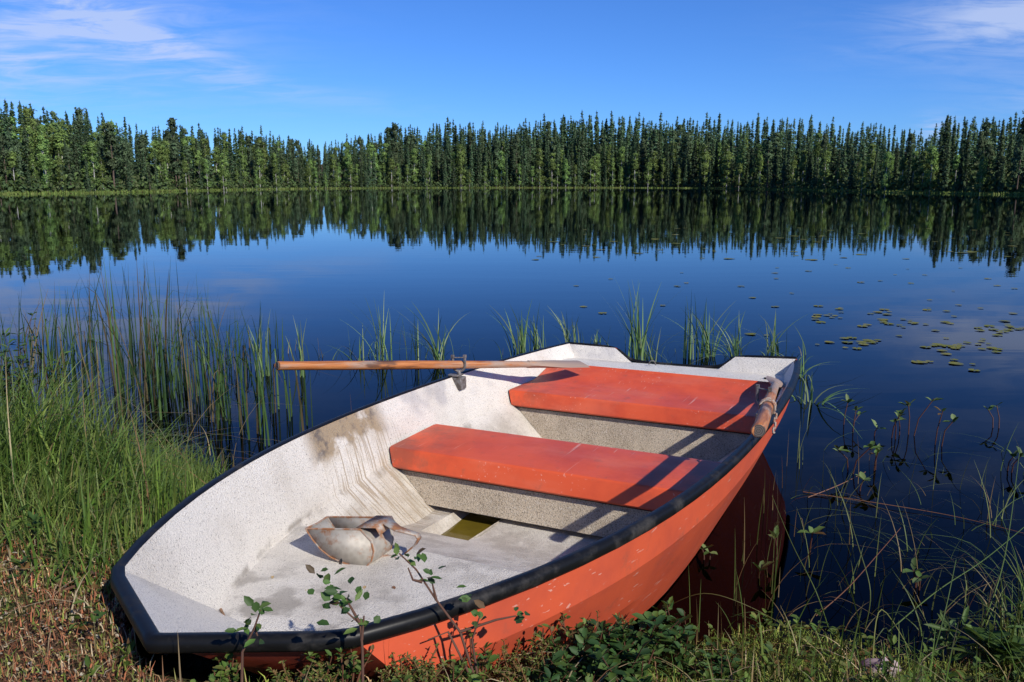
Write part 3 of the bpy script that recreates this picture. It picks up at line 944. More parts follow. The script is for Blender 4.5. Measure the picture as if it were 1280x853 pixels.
# bilge water in the sump
m, N, out = material('bilge_water')
p = principled(N, out, N.mix(N.noise(N.obj(), 14, 4), (.16, .12, .012), (.09, .065, .01)), .06, spec=.5)
mb = MB(); mb.add([L3(1.51, WELL[0] + .022, .078), L3(1.855, WELL[0] + .022, .078), L3(1.855, WELL[1] - .008, .078), L3(1.51, WELL[1] - .008, .078)], [(0, 1, 2, 3)])
bw = mb.build('bilge_water', m, boat, smooth=False); bw['label'] = 'yellow brown water standing in the floor sump'


# oarlocks
def oarlock(u, sgn):
    v = sgn * (hw(u) - .026); w = sheer(u)
    mb = MB().box(L3(u, v, w - .030), (.058, .050, .062)).box(L3(u, v + sgn * .02, w + .010), (.06, .06, .010))
    mb.tube([L3(u, v, w - .075), L3(u, v, w + .034)], .010, 8)
    blk = mb.build('oarlock', M_IRON, boat, bevel=.004)
    h = MB(); r_ = .030
    pts = []
    dirv = Vector((.9, .43 * -1 * sgn, 0)).normalized()      # oar runs inboard-aft
    acr = Vector((-dirv.y, dirv.x, 0))
    for k in range(13):
        a = math.pi * (1.0 + k / 12)
        pts.append(Vector(L3(u, v, w + .06)) + acr * math.cos(a) * r_ + Vector((0, 0, 1)) * math.sin(a) * r_)
    pts = [pts[0] + Vector((0, 0, .045))] + pts + [pts[-1] + Vector((0, 0, .045))]
    h.tube(pts, .007, 7)
    for q in (pts[0], pts[-1]): h.box(q, (.014, .014, .016))
    h.tube([pts[0] - Vector((0, 0, .006)), pts[-1] - Vector((0, 0, .006))], .003, 6)
    h.build('oarlock_horn', M_IRON, blk)


oarlock(2.47, -1); oarlock(2.40, 1)
# mooring eye and bolts on the stern shelf
mb = MB(); cx0 = L3(3.60, -.10, .39)
mb.tube([Vector(cx0) + Vector((0, .02 * math.cos(a), .004 + .026 * math.sin(a))) for a in np.linspace(0, math.pi, 9)], .004, 6); mb.build('eye_bolt', M_IRON, boat)
MB().tube([L3(3.52, .56, .384), L3(3.52, .56, .396)], .009, 8).build('bolt', M_RUBBER, boat)


# ------------------------------------------------------------------ oars
def bw_(u, v, w):
    return boat.matrix_basis @ Vector(L3(u, v, w))


def oar(a, b, label, rad=(.0195, .021, .017), blade_roll=0.0, blade_len=.42, cord_at=None):
    """a = grip end, b = blade end, in world space"""
    a, b = Vector(a), Vector(b); d = (b - a); L = d.length; d.normalize()
    root = empty('oar', a)
    y = Vector((0, 0, 1)).cross(d).normalized(); z = d.cross(y)
    root.rotation_euler = Matrix((d, y, z)).transposed().to_euler()
    tag(root, label, 'oar', 'pair of wooden oars')
    ls = L - blade_len * .8
    xs = [.002, .006, .12, .3, .5 * ls, ls]; rs = [rad[0] * .92, rad[0], rad[0] * 1.0, rad[1], rad[1], rad[2]]
    MB().tube([(x, 0.0015 * math.sin(i * 2), 0) for i, x in enumerate(xs)], rs, 16).build('shaft', M_OAR, root, sharp=50)
    MB().tube([(-.002, 0, 0), (.0015, 0, 0)], [rad[0] * .86, rad[0] * .9], 16).build('grip_end', M_END, root, sharp=30)
    mb = MB(); rows = []
    for t in np.linspace(0, 1, 9):
        x = L - blade_len + blade_len * t; wd = .018 + .038 * sstep(t * 1.6); th = .016 * (1 - t) + .006
        c, s_ = math.cos(blade_roll), math.sin(blade_roll)
        ring = [(x, c * p * wd - s_ * q * th, s_ * p * wd + c * q * th) for p, q in ((-1, 0), (-.6, .8), (0, 1), (.6, .8), (1, 0), (.6, -.8), (0, -1), (-.6, -.8), (-1, 0))]
        rows.append(ring)
    mb.strip(rows); mb.add(rows[0][:8], [tuple(range(8))]); mb.add(rows[-1][:8], [tuple(range(7, -1, -1))])
    mb.build('blade', M_OAR, root, sharp=50)
    if cord_at:
        rr = random.Random(4); pts = []
        for k in range(70):
            t = k / 69; an = t * 2 * math.pi * 5 + rr.uniform(-.2, .2)
            pts.append((cord_at + .09 * t + .015 * math.sin(an * .5), math.cos(an) * (rad[1] + .005), math.sin(an) * (rad[1] + .005)))
        for k in range(14):
            pts.append((cord_at + .09 - k * .013, -.030 - .003 * math.sin(k), -.028 - .004 * k + .006 * math.sin(k * 2)))
        MB().tube(pts, .0042, 5).build('cord', m_plain('frayed_cord', (.34, .29, .24), .9, (.26, .11, .06), 90.), root)
    return root


oar(bw_(1.60, -1.125, .690), bw_(3.27, -.40, .438), 'wooden oar lying across the port oarlock with its grip over the water', blade_roll=0.2)
oar(bw_(1.30, .925, .737), bw_(3.40, .640, .415), 'wooden oar tied along the starboard rim with its grip end facing the camera', rad=(.0205, .022, .018), blade_roll=.35, cord_at=.66)

# ------------------------------------------------------------------ bailer
def bailer():
    fl = .243                                                       # the boat's floor under it
    at = lambda px, py, h: Vector(P(px, py, fl + h))
    near_top, tip = at(450, 662, .118), at(382, 661, .105)
    pn = (near_top - tip).cross(at(456, 710, .001) - tip).normalized(); eye = Vector((0, 0, CAM_H))
    def on_plate(px, py, h):                                        # a point of the flat near side plate
        d = at(px, py, 0) - eye; return eye + d * ((tip - eye).dot(pn) / d.dot(pn))
    curve = [tip, on_plate(391, 675, .080), on_plate(401, 687, .057), on_plate(414, 697, .036), on_plate(430, 704, .018), on_plate(445, 709, .006), on_plate(456, 710, .001), on_plate(464, 702, .018), on_plate(467, 690, .046), on_plate(464, 677, .080), near_top]
    off = at(475, 647, .118) - near_top
    root = empty('bailer', tuple(at(456, 710, 0)))
    tag(root, 'rusty galvanised tin bailing scoop with a flat handle, lying on the boat floor', 'bailer')
    o0 = Vector(root.location); loc = lambda v: v - o0
    far = lambda v, k: v + off * k + Vector((0, 0, -.004 * math.sin(math.pi * k)))
    n = len(curve)
    mb = MB(); mb.strip([[loc(far(p, k)) for p in curve] for k in (0, .1, .3, .5, .7, .9, 1)])
    c0 = sum(curve, Vector()) / n; nrm = off.normalized()
    for k in (0, 1):
        ring = [loc(far(p, k)) for p in curve]; mb.add(ring, [tuple(range(n)) if k else tuple(range(n - 1, -1, -1))])
    o = mb.build('scoop', M_GALV, root, sharp=40)
    so = o.modifiers.new('solid', 'SOLIDIFY'); so.thickness = .002; so.offset = 0
    rim = MB().tube([loc(p) for p in curve + [tip]], .0032, 6).tube([loc(far(p, 1)) for p in curve + [tip]], .003, 6)
    rim.tube([loc(far(tip, k)) for k in (0, .5, 1)], .0032, 6).build('rolled_edge', M_RUST, root)
    up = Vector((0, 0, .004)); ln = (near_top - tip).normalized()
    cov = MB()
    cov.strip([[loc(near_top - ln * .012 + up), loc(far(near_top, 1) - ln * .012 + up)], [loc(near_top + ln * .052 + up), loc(far(near_top, 1) + ln * .040 + up)], [loc(near_top + ln * .064 - up * 5), loc(far(near_top, 1) + ln * .052 - up * 5)]])
    cov.strip([[loc(near_top - ln * .012 + up), loc(far(near_top, 1) - ln * .012 + up)], [loc(near_top - ln * .016 - up * 3), loc(far(near_top, 1) - ln * .016 - up * 3)]])
    c = cov.build('top_plate', M_RUST, root); so = c.modifiers.new('solid', 'SOLIDIFY'); so.thickness = .003
    # flat strap handle with a bent-down end
    mid = far(near_top, .62)
    hp = [mid + up * 1.7, mid + ln * .045 + up * 1.7, at(497, 662, .116), at(510, 666, .108), at(521, 669, .098), at(523.5, 673, .086), at(519, 680, .066), at(511, 687, .046), at(506, 691, .034)]
    wd = [.026, .024, .017, .013, .012, .011, .009, .006, .004]
    cr = off.normalized()
    h = MB(); h.strip([[loc(p - cr * w), loc(p + cr * w)] for p, w in zip(hp, wd)])
    hh = h.build('handle', M_RUST, root); so = hh.modifiers.new('solid', 'SOLIDIFY'); so.thickness = .0045
    cen = at(482, 702, .006)
    MB().tube([loc(cen) + Vector((.036 * math.cos(a), .030 * math.sin(a), .004 * math.sin(a))) for a in np.linspace(0, 2 * math.pi, 17)], .0055, 6).build('foot_ring', M_RUST, root)
    return root


bailer()


# ------------------------------------------------------------------ vegetation on the bank
def near_s(x, y): return np.interp(x, SHORE_X, SHORE_Y) - y + .10 * np.sin(x * 2.9) + .06 * np.sin(x * 7.7 + 1)


def in_boat(x, y, pad=.04):
    u, v = boat_uv(x, y)
    return (u > -.03 - pad) & (u < 3.8) & (np.abs(v) < np.interp(u, [0, UC, .6, 1.2, 2, 3.8], [.05, .36, .57, .74, .80, .74]) + pad)


def in_hull(x, y):
    u, v = boat_uv(x, y)
    return (u > -.01) & (u < 3.8) & (np.abs(v) < np.interp(u, [0., .17, .5, .8, 1.2, 2, 3.8], [.02, .32, .48, .59, .68, .74, .70]))


def scatter(r, n, x0, x1, y0, y1):
    return r.uniform(x0, x1, n), r.uniform(y0, y1, n)


def ground_cover():
    r = np.random.default_rng(3); f = Foliage()
    # mossy litter: little leaves, twigs and needles close to the ground
    x, y = scatter(r, 260000, -3.0, 2.6, 1.2, 3.6)
    s = near_s(x, y)
    patch = hn(x * .55 + 3, y * .6)
    keep = (s > -.02) & ~in_hull(x, y) & ~in_boat(x, y, -.02) & (np.abs(x) < y * .68 + .25)
    x, y, s, patch = x[keep], y[keep], s[keep], patch[keep]
    n = len(x); z = ground_z(x, y)
    base = np.stack([x, y, z + r.uniform(-.002, .03, n)], -1)
    d = unit(np.stack([r.normal(0, 1, n), r.normal(0, 1, n), r.uniform(-.1, 1.1, n)], -1)); nn = unit(np.stack([r.normal(0, .6, n), r.normal(0, .6, n), np.ones(n)], -1))
    warm = pick(r, [(.31, .115, .058), (.23, .095, .050), (.38, .25, .135), (.14, .075, .046), (.46, .38, .26), (.21, .21, .075)], n, [.22, .25, .17, .16, .08, .12], .25)
    green = pick(r, [(.15, .21, .04), (.22, .26, .052), (.11, .17, .036), (.29, .28, .085)], n, s=.25)
    left = np.clip((-x - .2) / 1.0, 0, 1); gm = np.clip(.44 + .42 * patch + .45 * np.clip((y - 2.0) / .5, -.5, .6) + .25 * np.clip((x + .9) * 1.2, 0, 1.2), .12, .97)
    g = (r.random(n) < gm)[:, None]
    f.leaves(base, d, nn, r.uniform(.005, .0115, n), r.uniform(.0018, .0045, n), np.where(g, green, warm))
    # upright moss shoots
    q = r.random(n) < .55
    f.blades(base[q], r.uniform(.010, .036, q.sum()), r.uniform(0, 6.28, q.sum()), r.uniform(.1, .9, q.sum()), r.uniform(.0016, .0036, q.sum()), np.where(g, green, warm * 1.25)[q], K=2, rng=r)
    # dead stalks lying about
    m = 1500; xx, yy = scatter(r, m, -2.6, 2.6, 1.4, 3.2); k = (near_s(xx, yy) > .05) & ~in_hull(xx, yy); xx, yy = xx[k], yy[k]; m = len(xx)
    f.blades(np.stack([xx, yy, ground_z(xx, yy) + .01], -1), r.uniform(.05, .16, m), r.uniform(0, 6.28, m), r.uniform(.9, 1.5, m), r.uniform(.0025, .004, m), pick(r, [(.30, .22, .12), (.16, .085, .045), (.40, .33, .2)], m), K=4, rng=r, clear_boat=True)
    # pale lichen flecks
    m = 1500; xx, yy = scatter(r, m, -2.2, -.5, 1.4, 2.8); k = (hn(xx * 1.3, yy * 1.4) > .35) & ~in_hull(xx, yy); xx, yy = xx[k], yy[k]; m = len(xx)
    f.leaves(np.stack([xx, yy, ground_z(xx, yy) + .02], -1), unit(r.normal(0, 1, (m, 3)) * [1, 1, .5]), unit(r.normal(0, .4, (m, 3)) + [0, 0, 1]), r.uniform(.006, .016, m), r.uniform(.004, .010, m), pick(r, [(.42, .38, .29), (.34, .28, .2)], m))
    tag(f.build('moss_and_litter', M_LITTER), 'reddish moss, dead stalks and litter covering the bank', 'ground cover', kind='stuff')


ground_cover()


def small_herbs():
    r = np.random.default_rng(11); f = Foliage()
    # low leafy herbs amid the moss, thicker towards the grass
    n0 = 3400; x, y = scatter(r, n0, -3.2, 2.8, 1.35, 4.4)
    dens = np.clip(.30 + .3 * hn(x * .6 + 3, y * .55) + .5 * np.clip((y - 2.1), -.3, .8) + .35 * (x > -.4), .08, 1)
    k = (near_s(x, y) > .0) & ~in_boat(x, y, .02) & (r.random(n0) < dens) & (np.abs(x) < y * .68 + .3)
    x, y = x[k], y[k]; z = ground_z(x, y)
    for X, Y, Z in zip(x, y, z):
        h = r.uniform(.03, .11); nl = r.integers(5, 12); a = r.uniform(0, 6.28, nl); t = r.uniform(.3, 1, nl)
        lean = r.normal(0, .3, 2) * h
        b = np.stack([X + lean[0] * t, Y + lean[1] * t, Z + h * t], -1)
        d = np.stack([np.cos(a), np.sin(a), r.uniform(.0, .9, nl)], -1)
        c = pick(r, [(.075, .13, .022), (.11, .17, .03), (.05, .10, .022), (.15, .17, .04), (.16, .09, .03)], nl, [.3, .3, .2, .13, .07], .2)
        f.leaves(b, d, np.tile([0, 0, 1.], (nl, 1)) + r.normal(0, .3, (nl, 3)), r.uniform(.018, .038, nl), r.uniform(.009, .018, nl), c)
        f.blades(np.array([[X, Y, Z]]), [h], [math.atan2(lean[1], lean[0])], [.3], [.003], [(.10, .09, .03)], K=2, rng=r)
    tag(f.build('herbs', M_LEAF), 'low leafy herbs growing through the moss of the bank', 'ground cover', kind='stuff')


small_herbs()


def grass():
    r = np.random.default_rng(5); f = Foliage()
    # the lush left bank
    n = 62000; x, y = scatter(r, n, -4.8, -.35, 1.75, 5.3); s = near_s(x, y)
    dens = np.clip((y - 1.95 + .14 * hn(x * .9, y * .7)) / .45, 0, 1) * np.clip(.95 + .25 * hn(x * 1.3 + 1, y), .4, 1) * np.clip((s + .5) / .5, 0, 1) * .85
    k = (r.random(n) < dens) & ~in_boat(x, y, .03) & (s > -.02) & (np.abs(x) < y * .66 + .4)
    x, y, s = x[k], y[k], s[k]; n = len(x)
    tall = np.clip((y - 1.75) / 1.2, .12, 1)
    h = (.08 + .27 * tall) * r.uniform(.45, 1.2, n) * (1 + .45 * np.clip(hn(x * .7 + 2, y * .9), -.6, 1.2))
    h *= np.clip(.42 + s * .55, .42, 1)
    c = pick(r, [(.075, .155, .022), (.125, .215, .032), (.045, .10, .018), (.20, .26, .05), (.30, .24, .11)], n, [.30, .26, .27, .13, .04], .28)
    f.blades(np.stack([x, y, np.maximum(ground_z(x, y), -.06)], -1), h, r.normal(.2, 1.3, n), np.clip(r.gamma(2.2, .27, n), .05, 1.4), r.uniform(.0035, .0085, n), c, K=6, tip=(.15, .21, .045), rng=r, clear_boat=True)
    # short young grass where the moss begins
    m = 15000; xx, yy = scatter(r, m, -2.4, -.5, 1.95, 2.9); kk = (r.random(m) < np.clip((yy - 2.02 + .12 * hn(xx * 1.6, yy * 1.3)) / .3, 0, 1) * np.clip(.7 + .4 * hn(xx * 2.1, yy * 2), .15, 1)) & ~in_boat(xx, yy, .03); xx, yy = xx[kk], yy[kk]; m = len(xx)
    f.blades(np.stack([xx, yy, ground_z(xx, yy)], -1), r.uniform(.04, .17, m), r.uniform(0, 6.28, m), np.clip(r.gamma(2.2, .3, m), .05, 1.4), r.uniform(.0028, .006, m), pick(r, [(.09, .17, .025), (.14, .22, .035), (.06, .12, .02), (.20, .24, .05), (.26, .20, .09)], m, [.3, .27, .2, .15, .08], .25), K=5, tip=(.17, .20, .05), rng=r, clear_boat=True)
    # dry straw among it
    m = 420; xx, yy = scatter(r, m, -4.2, -.6, 2.4, 5.2); kk = ~in_boat(xx, yy, .05) & (near_s(xx, yy) > -.3); xx, yy = xx[kk], yy[kk]; m = len(xx)
    f.blades(np.stack([xx, yy, np.maximum(ground_z(xx, yy), -.03) + .05], -1), r.uniform(.2, .6, m), r.uniform(0, 6.28, m), r.uniform(.6, 1.5, m), .004, pick(r, [(.42, .34, .18), (.30, .22, .10), (.22, .12, .06)], m), K=6, rng=r, clear_boat=True)
    # the right bank: sparser tufts, half dry
    m = 9500; xx, yy = scatter(r, m, .2, 3.0, 1.5, 3.2); s = near_s(xx, yy)
    kk = (r.random(m) < np.clip((s + .15) / .35, 0, 1) * (.45 + .5 * hn(xx * 1.4, yy * 1.2)) * np.clip((xx - .1) * 1.0, .15, 1)) & ~in_boat(xx, yy, .04); xx, yy, s = xx[kk], yy[kk], s[kk]; m = len(xx)
    hh = r.uniform(.06, .24, m) * np.where(r.random(m) < .06, 1.9, 1.0) * np.clip(.6 + .5 * (xx - .3), .6, 1.2)
    f.blades(np.stack([xx, yy, np.maximum(ground_z(xx, yy), -.04)], -1), hh, r.uniform(0, 6.28, m), np.clip(r.gamma(2.2, .28, m), .05, 1.5), r.uniform(.003, .0065, m),
             pick(r, [(.07, .13, .02), (.11, .16, .03), (.32, .27, .13), (.22, .16, .07)], m, [.44, .30, .16, .10]), K=6, rng=r, clear_boat=True)
    # fine blades rising out of the dark water on the right
    m = 360; pts = np.array([P(a, b) for a, b in zip(r.uniform(850, 1300, m), r.uniform(560, 815, m))]); kk = ~in_hull(pts[:, 0], pts[:, 1]) & ~in_boat(pts[:, 0], pts[:, 1], -.05) & (near_s(pts[:, 0], pts[:, 1]) < .1); pts = pts[kk]; m = len(pts)
    f.blades(pts - [0, 0, .06], r.uniform(.06, .38, m), r.uniform(0, 6.28, m), np.clip(r.gamma(2.6, .38, m), .1, 1.9), r.uniform(.0022, .0045, m), pick(r, [(.10, .16, .035), (.16, .20, .06), (.22, .16, .07)], m), K=7, rng=r, clear_boat=True)
    tag(f.build('grass', M_LEAF), 'long green grass and dry straw on the lake bank', 'grass', kind='stuff')


grass()


def reeds():
    r = np.random.default_rng(9); f = Foliage()
    spots = []
    for _ in range(66):
        px, py = r.uniform(-30, 345), r.uniform(425, 545)
        spots.append((px, py))
    for px, py in spots:
        c = P(px, py); k = r.integers(4, 12)
        top = np.interp(px, [0, 60, 110, 150, 200, 260, 330, 380], [375, 372, 345, 345, 338, 372, 395, 420])
        h0 = (py - top) / F_PX * c[1]; h0 = np.clip(h0, .3, 1.0)
        root = np.stack([c[0] + r.normal(0, .11, k), c[1] + r.normal(0, .12, k), np.full(k, -.10)], -1)
        hh = (h0 + .1) * r.uniform(.55, 1.2, k)
        bent = np.where(r.random(k) < .36, r.uniform(.5, .88, k), 2.0)
        f.blades(root, hh, r.uniform(0, 6.28, k), np.abs(r.normal(.06, .18, k)), r.uniform(.006, .0145, k), pick(r, [(.028, .062, .018), (.042, .09, .025), (.085, .155, .042), (.13, .10, .05)], k, s=.25), K=9, bent=bent, rng=r)
    m = 120; pts = np.array([P(a, b) for a, b in zip(r.uniform(350, 1010, m), r.uniform(438, 458, m))]); u_, v_ = boat_uv(pts[:, 0], pts[:, 1])
    pts = pts[(u_ > 3.85) | (v_ < -.95)]; m = len(pts)
    f.blades(pts - [0, 0, .06], r.uniform(.10, .42, m), r.uniform(0, 6.28, m), np.clip(r.gamma(2., .3, m), .03, 1.5), r.uniform(.004, .009, m), pick(r, [(.08, .15, .045), (.13, .20, .07), (.16, .13, .07)], m), K=8, bent=np.where(r.random(m) < .25, .6, 2.0), rng=r)
    tag(f.build('reeds', M_LEAF), 'thin reeds standing in the water left of the boat and behind it', 'reeds', kind='stuff')


reeds()


# sedge tufts in the water behind the boat: each one a thing
def tuft(px, py, top, n, spread, label, lean=.45, cols=((.10, .19, .06), (.16, .26, .09), (.25, .32, .14)), w=.012, seed=0, straight=.3):
    r = np.random.default_rng(seed + int(px)); c = P(px, py)
    h0 = (py - top) / F_PX * c[1] + .1
    f = Foliage()
    n = int(n * 1.9)
    root = np.stack([c[0] + r.normal(0, .032, n), c[1] + r.normal(0, .03, n), np.full(n, -.1)], -1)
    le = np.where(r.random(n) < straight, np.abs(r.normal(.08, .08, n)), r.uniform(.3, 1.0, n) * lean * 2)
    f.blades(root, h0 * r.uniform(.6, 1.05, n) * (1 + .25 * le), r.uniform(0, 6.28, n) * spread + (1 - spread) * r.choice([0, 3.1], n), le, r.uniform(.7, 1.2, n) * w, pick(r, cols, n), K=9, rng=r)
    o = f.build('sedge_tuft', M_LEAF, loc=tuple(c))
    tag(o, label, 'sedge', 'sedge tufts in the water behind the boat')


for i, (px, py, top, n, lab, le) in enumerate((
        (478, 452, 368, 9, 'tall sedge tuft with drooping tips behind the long oar shaft', .35),
        (520, 454, 392, 5, 'two or three straight sedge stems rising just left of the port oarlock', .1),
        (549, 455, 378, 12, 'leaning sedge tuft right behind the port oarlock', .5),
        (447, 456, 408, 4, 'short dark bent sedge stems behind the middle of the long oar shaft', .6),
        (652, 442, 378, 13, 'dense striped sedge tuft at the port stern corner', .3),
        (672, 436, 382, 8, 'sedge blades between the port stern corner and the transom', .35),
        (714, 428, 385, 12, 'arching sedge tuft behind the port end of the transom', .6),
        (745, 428, 412, 7, 'small leafy sedge sprout behind the port transom shoulder', .3),
        (797, 458, 352, 14, 'tallest sedge tuft, behind the transom notch', .35),
        (812, 452, 400, 9, 'thin fanning sedge blades inside the transom notch', .45),
        (860, 448, 355, 6, 'lone straight sedge stems behind the transom notch', .1),
        (884, 446, 368, 13, 'bright sedge tuft left of the starboard transom shoulder', .45),
        (922, 447, 390, 16, 'bowed sedge tuft arching over the starboard transom shoulder', .8),
        (964, 448, 388, 10, 'drooping pale sedge behind the starboard stern corner', .7),
        (1000, 470, 424, 9, 'arched sedge blades right of the starboard stern corner', .9),
        (1012, 505, 452, 8, 'low bent sedge beside the starboard quarter', 1.0),
        (330, 470, 395, 9, 'sedge stems by the grip end of the long oar', .2),
        (375, 470, 398, 6, 'thin sedge pair behind the grip of the long oar', .15))):
    tuft(px, py, top, n, .7, lab, le, seed=i)


# bogbean in the dark water on the right: each plant a thing
def bogbean(px, py, top, label, nl=3, seed=0, bare=False):
    r = np.random.default_rng(100 + seed); c = P(px, py); h = max(.04, (py - top) / F_PX * c[1])
    root = empty('bogbean', tuple(c)); tag(root, label, 'water plant', 'bogbean in the water right of the boat')
    ns = 1 if nl < 4 else 2; tips = []
    for k in range(ns):
        off = np.array([r.normal(0, .018), r.normal(0, .018), 0]) * (k > 0); ln = r.normal(0, .22, 2) * h
        pts = [off + [0, 0, -.1], off + [ln[0] * .3, ln[1] * .3, h * .4], off + [ln[0], ln[1], h * (.88 if k == 0 else .68)]]
        st = Foliage().tube([Vector(p) for p in pts], [.0036, .0032, .0026], (.11, .05, .035), 5)
        st.build('stem', M_LEAF, root, smooth=True); tips.append((np.array(pts[-1]), np.array([ln[0], ln[1], h])))
    for tip, dr in tips:
        f = Foliage(); m = max(3, int(nl * 1.4) // ns); a = r.uniform(0, 6.28) + np.arange(m) * 6.28 / m + r.normal(0, .3, m)
        d = np.stack([np.cos(a), np.sin(a), r.uniform(-.1, 1.6, m)], -1)
        f.leaves(np.tile(tip, (m, 1)) - dr * r.uniform(0, .2, (m, 1)) * .5, d, np.tile([0, 0, 1.], (m, 1)) - d * .4, r.uniform(.034, .066, m), r.uniform(.017, .032, m), pick(r, [(.09, .16, .04), (.14, .20, .07), (.07, .12, .035), (.16, .10, .04)], m, [.4, .3, .2, .1]))
        f.build('leaf_cluster', M_LEAF, root)


for i, (px, py, top, nl, lab) in enumerate((
        (1054, 531, 496, 3, 'small bogbean with a red stem, nearest the starboard stern corner'),
        (1066, 540, 508, 4, 'pale two-leaved bogbean right beside the small red-stemmed one'),
        (1092, 545, 531, 3, 'tiny floating bogbean shoot midway along the row'),
        (1113, 547, 508, 4, 'feathery bogbean shoot in the middle of the row'),
        (1125, 544, 515, 3, 'thin bogbean right of the feathery shoot'),
        (1139, 545, 488, 6, 'tallest bogbean, with two leaf clusters on a red stem'),
        (1168, 556, 504, 6, 'leaning bogbean with drooping leaves right of the tallest one'),
        (1250, 536, 504, 5, 'bogbean standing alone near the right edge of the picture'),
        (1062, 592, 545, 6, 'leafy bogbean closest to the boat side'),
        (1092, 588, 556, 4, 'bogbean with two broad oval leaves hanging to the water'),
        (1074, 614, 596, 3, 'bogbean with a red tangled base just below the leafy one'),
        (1012, 690, 656, 3, 'bogbean with a pink stem and two brown leaves beside the hull'),
        (972, 700, 664, 3, 'thin bogbean sprout nearest the hull in the dark water'),
        (948, 722, 706, 3, 'small curled bogbean sprout low beside the hull'),
        (881, 700, 684, 5, 'green sprig touching the orange hull at the waterline'),
        (1146, 735, 708, 4, 'yellowing curled bogbean in the dark water at lower right'),
        (1262, 590, 560, 4, 'drooping stalked bogbean at the right edge'))):
    bogbean(px, py, top, lab, nl, i)


# thin stalks lying on and standing in the dark water
def stalk(pixels, z, rad, color, label):
    pts = [Vector(P(a, b, zz)) for (a, b), zz in zip(pixels, z)]
    n = []
    for i in range(len(pts) - 1):
        p0, p1, p2, p3 = pts[max(i - 1, 0)], pts[i], pts[i + 1], pts[min(i + 2, len(pts) - 1)]
        for k in range(6):
            t = k / 6; n.append(.5 * ((2 * p1) + (p2 - p0) * t + (2 * p0 - 5 * p1 + 4 * p2 - p3) * t * t + (3 * p1 - p0 - 3 * p2 + p3) * t ** 3))
    n.append(pts[-1])
    o = Foliage().tube(n, list(np.linspace(rad, rad * .5, len(n))), color, 5).build('stalk', M_LEAF, smooth=True)
    tag(o, label, 'stalk', 'stalks in the dark water right of the boat')


stalk([(1004, 615), (1090, 628), (1190, 645), (1285, 668)], [.005, .012, .008, .005], .0022, (.26, .13, .07), 'long red brown stalk floating across the dark water')
stalk([(1010, 622), (1050, 606), (1082, 590)], [.0, .03, .06], .0025, (.30, .16, .10), 'reddish stalk leaning up to the leafy bogbean')
stalk([(1040, 800), (1020, 740), (990, 680), (965, 620)], [-.05, .12, .2, .22], .0022, (.10, .16, .04), 'green stalk leaning left over the water beside the hull')
stalk([(1080, 790), (1088, 740), (1072, 680), (1054, 624)], [-.02, .14, .24, .28], .0022, (.13, .18, .06), 'pale green stalk curving up in the middle of the dark water')
stalk([(1110, 790), (1170, 740), (1230, 700), (1285, 655)], [.02, .12, .2, .26], .0025, (.09, .16, .04), 'long green stalk slanting right over the dark water')
stalk([(1020, 770), (1060, 735), (1100, 690), (1126, 660)], [.02, .08, .12, .16], .0022, (.20, .09, .05), 'reddish stalk slanting right among the green ones')
stalk([(1090, 832), (1102, 762), (1150, 835)], [.08, .2, .05], .0022, (.20, .22, .06), 'folded yellow green stalk at the foot of the right bank')
stalk([(830, 760), (880, 742), (940, 760), (1010, 800)], [.12, .22, .2, .05], .0015, (.16, .15, .05), 'thin arched stalk springing from the bilberry bush')
stalk([(1160, 840), (1180, 770), (1195, 700)], [.1, .25, .36], .0022, (.08, .14, .04), 'upright green stalk left of the leafy plants at lower right')
stalk([(1220, 800), (1255, 700), (1275, 560)], [.1, .3, .42], .0025, (.10, .16, .04), 'tall green stalk at the right edge')


